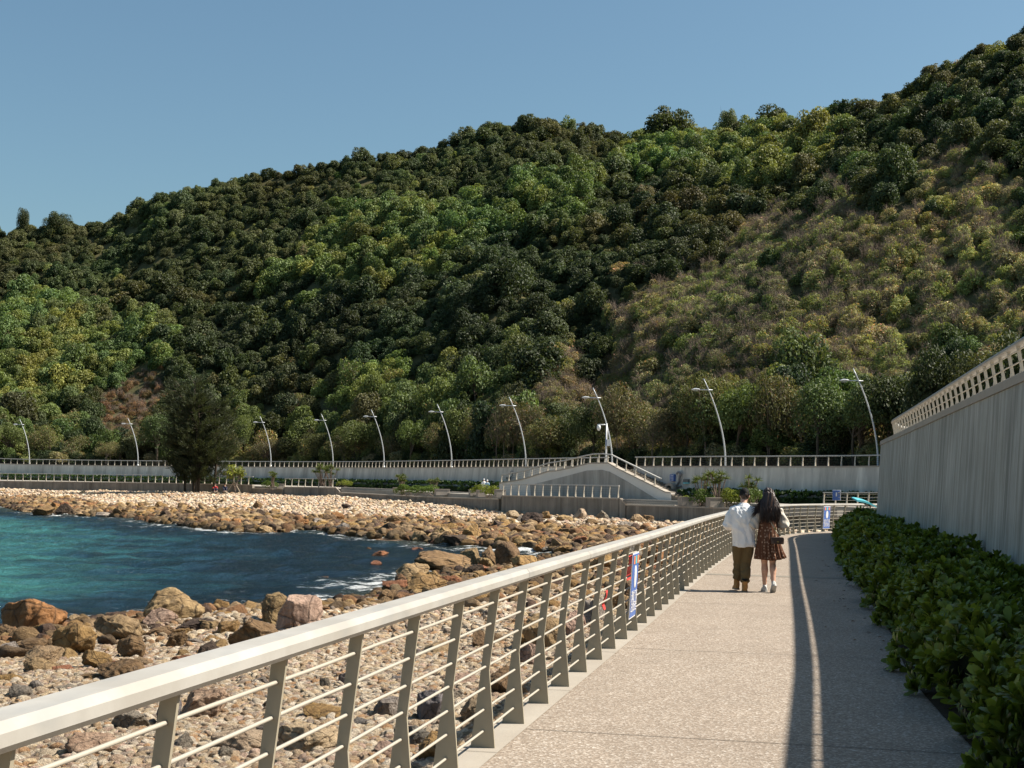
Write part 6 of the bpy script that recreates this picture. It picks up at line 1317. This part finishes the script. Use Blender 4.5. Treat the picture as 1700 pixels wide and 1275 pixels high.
    for k in range(420):
        a = q.uniform(-1.25, 1.25); x0 = math.sin(a); top_ = (hc[0]+.085*x0*q.uniform(.6, 1), hc[1]-.02-.085*math.cos(a), hc[2]+q.uniform(-.02, .09)); sp = q.uniform(.75, 1.22)
        end = (x0*.175*sp+.01, -.13-.04*math.cos(a)+q.uniform(-.02, .02), q.uniform(1.18, 1.42)); md_ = (x0*.145*sp, -.105-.035*math.cos(a), 1.52+q.uniform(-.03, .03))
        lk.tube([top_, md_, ((md_[0]+end[0])/2+q.uniform(-.018, .018), (md_[1]+end[1])/2-.008, (md_[2]+end[2])/2), end], [.008, .0085, .0065, .0015], 4, cap=False)
    for k in range(90):        # wind-blown strands over the man's shoulder
        z0 = q.uniform(1.52, 1.68); end = (-.20-q.uniform(.0, .13), -.08+q.uniform(-.04, .03), q.uniform(1.26, 1.52)); lk.tube([(-.06, -.02, z0), (-.12-q.uniform(0, .05), -.07, z0-.07), ((end[0]-.13)/2-.02, -.09, (end[2]+z0)/2-.06), end], [.006, .006, .0045, .001], 4, cap=False)
    local_build(lk, 'hair_locks', M['hair'], base, True)
    st_ = MB(); P_ = [(-.115, -.02, 1.475), (-.09, -.115, 1.42), (-.03, -.148, 1.30), (.03, -.155, 1.20), (.10, -.165, 1.08), (.13, -.18, 1.02)]
    st_.tube(P_, .014, 8, flat=.4)
    st_.tube([(-.115, -.02, 1.475), (-.10, .09, 1.40), (.02, .15, 1.2), (.17, .12, 1.03), (.20, -.05, .99)], .014, 8, flat=.4)
    # bag is carried: a thing of its own
    b = thing('shoulder_bag', (r.location[0]+.12, r.location[1]-.20, .90), 'small dark brown leather bag hanging behind the woman', 'bag')
    mb = MB(); mb.ring([[(x_*s_, y_*s_, z_) for x_, y_ in ((-.11, -.035), (-.07, -.05), (.07, -.05), (.11, -.035), (.11, .035), (-.11, .035))] for z_, s_ in ((-.055, .9), (-.04, 1.), (.04, 1.02), (.06, .93), (.066, .8))]); local_build(mb, 'pouch', M['leather'], b)
    mb = MB(); mb.ring([[(x_, -.056-d_, z_) for x_, z_ in ((-.1, .06), (.1, .06), (.1, .0), (.04, -.03), (-.04, -.03), (-.1, 0))] for d_ in (0, .008)]); local_build(mb, 'flap', M['leather'], b)
    mb = MB(); mb.box((0, -.068, -.012), (.03, .008, .02)); local_build(mb, 'clasp', M['gold'], b)
    st_.v = [(v[0]-.12, v[1]+.20, v[2]-.90) for v in st_.v]; local_build(st_, 'strap', M['strap'], b, True)
    mb = MB(); mb.box((.0-.03, .055-.0, .21), (.034, .014, .04)); mb.v = [(v[0], v[1]-.02, v[2]) for v in mb.v]; local_build(mb, 'buckle', M['gold'], b)
    for (a_, pitch, nm) in ((aL, 0., 'left'), (aR, .62, 'right')):
        a0 = Vector(a_); Rp = Matrix.Rotation(-pitch, 3, 'X'); T_ = lambda v: tuple(Rp @ Vector(v)+a0)
        sk = MB(); sk.ring([[T_((.037*s_*math.cos(q_), .037*s_*math.sin(q_), z_)) for q_ in np.linspace(0, 2*math.pi, 14, endpoint=False)] for z_, s_ in ((-.06, 1.0), (.0, 1.), (.05, 1.02), (.10, 1.12), (.13, 1.17))]); so_ = local_build(sk, 'sock', M['sock'], r, True)
        sk = MB(); sk.ring([[T_((.045*math.cos(q_), .045*math.sin(q_), z_)) for q_ in np.linspace(0, 2*math.pi, 14, endpoint=False)] for z_ in (.085, .105)]); o = local_build(sk, 'sock_band', M['sockband'], so_, True)
        bt = MB(); bt.ring([[T_((w_*math.cos(b_), q_, -.078+h_*max(0, math.sin(b_)))) for b_ in np.linspace(0, 2*math.pi, 14, endpoint=False)] for q_, w_, h_ in ((-.068, .03, .085), (-.04, .042, .10), (.02, .044, .095), (.08, .047, .07), (.135, .046, .055), (.175, .026, .035))]); surf(bt, 'sneaker', M['whiteshoe'], r, .007, 2)
        sl = MB(); so = [(.0, -.08), (.038, -.06), (.042, .0), (.04, .05), (.05, .11), (.04, .17), (0, .19), (-.04, .17), (-.05, .11), (-.04, .05), (-.042, 0), (-.038, -.06)]; sl.ring([[T_((x_, y_, z_)) for x_, y_ in so] for z_ in (-.098, -.068)]); local_build(sl, 'sole', M['greysole'], r)
couple()
# ------------------------------------------------ small distant people
def figure(P, lab, top, legs, hat, seated=False, yaw=0., s=1., hair='hair', grp='distant people'):
    r = thing('person', tuple(P), lab, 'person', grp, yaw); mb = MB()
    if not seated:
        hips = ((-.085, 0, .9), (.085, 0, .9)); kn = ((-.09, .06, .5), (.08, -.02, .5)); an = ((-.09, .0, .06), (.09, -.12, .08))
        tors = [((0, 0, .85), .14, .11), ((0, 0, 1.1), .13, .1), ((0, 0, 1.35), .17, .11), ((0, 0, 1.46), .13, .08), ((0, 0, 1.53), .055, .055), ((0, .02, 1.6), .05, .055)]; hc = (0, .02, 1.66); zoff = 0
        arms = (((-.19, 0, 1.4), (-.24, .02, 1.13), (-.2, .15, .97)), ((.19, 0, 1.4), (.25, 0, 1.13), (.22, .12, .95)))
    else:
        hips = ((-.09, 0, .12), (.09, 0, .12)); kn = ((-.14, -.38, .42), (.14, -.36, .45)); an = ((-.14, -.6, .08), (.16, -.62, .08))
        tors = [((0, 0, .08), .16, .13), ((0, 0, .3), .14, .11), ((0, -.05, .55), .18, .12), ((0, -.08, .66), .13, .09), ((0, -.1, .73), .055, .055), ((0, -.12, .8), .05, .055)]; hc = (0, -.14, .86)
        arms = (((-.19, -.06, .6), (-.27, -.2, .4), (-.12, -.38, .42)), ((.19, -.06, .6), (.27, -.2, .4), (.12, -.38, .45)))
    mb.ring([ell(*q, 12) for q in tors])
    for h_, k_, a_ in zip(hips, kn, an): mb.tube([h_, k_, a_], [.085, .055, .038], 10); f = Vector(a_); mb.tube([f+Vector((0, -.06 if not seated else .04, -.02)), f+Vector((0, .13 if not seated else -.15, -.03))], [.04, .032], 8)
    for q in arms: arm(mb, *q); hand(mb, q[2], (0, .5 if not seated else -.6, -.6), (1 if q[0][0] < 0 else -1, 0, 0), .6)
    head(mb, hc, math.pi if seated else 0, .1); surf(mb, 'body', M['skin'], r, .016, 2)
    tp = MB(); tp.ring([ell(c_, a*1.2, b*1.25, 12) for c_, a, b in tors[0:4]])
    for q in arms: tp.tube([q[0], Vector(q[0]).lerp(Vector(q[1]), .95), Vector(q[1]).lerp(Vector(q[2]), .3)], [.075, .07, .055], 10)
    surf(tp, 'shirt', M[top], r, .018, 2); lg = MB(); lg.ring([ell(tors[0][0], .165, .135, 12), ell((tors[0][0][0], tors[0][0][1], tors[0][0][2]+.1), .16, .13, 12)])
    for h_, k_, a_ in zip(hips, kn, an): lg.tube([h_, k_, Vector(k_).lerp(Vector(a_), .1 if legs == 'beigecloth' else .85)], [.105, .085, .075], 10)
    surf(lg, 'trousers', M[legs], r, .018, 2); ht = MB(); ball(ht, (hc[0], hc[1]-.0, hc[2]+.035), .105, .95, 1.1, .85, 10); surf(ht, 'hat' if hat != 'hair' else 'hair', M[hat], r, .015, 1)
    return r
p = dp(803, 820.5, 163.5); figure(p, 'distant walker in a white shirt, pale cap and beige shorts on the terrace, at left', 'whitecloth', 'beigecloth', 'whitecloth', yaw=.1)
p = dp(808.6, 821, 163.2); figure(p, 'distant walker in a pale blue shirt and white hat on the terrace, at right', 'bluecloth', 'beigecloth', 'whitecloth', yaw=-.1).scale = (.95, .95, .95)
for (px_, py_, lab, c1, c2) in ((357, 817, 'person in a red top sitting among the stones beside the casuarina', 'redcloth', 'darkcloth'), (373, 817, 'person in dark blue clothes sitting among the stones beside the sapling', 'darkcloth', 'darkcloth')):
    p = dp(px_, 816, 193.); p[2] = float(beach_h(p[0], p[1]))+.45; rr_ = figure(p, lab, c1, c2, 'hair', seated=True, yaw=.3); rr_.scale = (1.15,)*3
    put_rock(p-np.array([0, 0, .3]), .6, .5, .3, 'grey', sink=.2, label='flat grey stone used as a seat by the '+('person in red' if c1 == 'redcloth' else 'person in dark blue'))
    for k_ in ('_c', '_s'): del rocks[-1][k_]
print('objects', len(bpy.data.objects))
for o in bpy.data.objects:
    if 'label' in o and len(o['label'].split()) > 16: print('LONGL', o.name, o['label'])
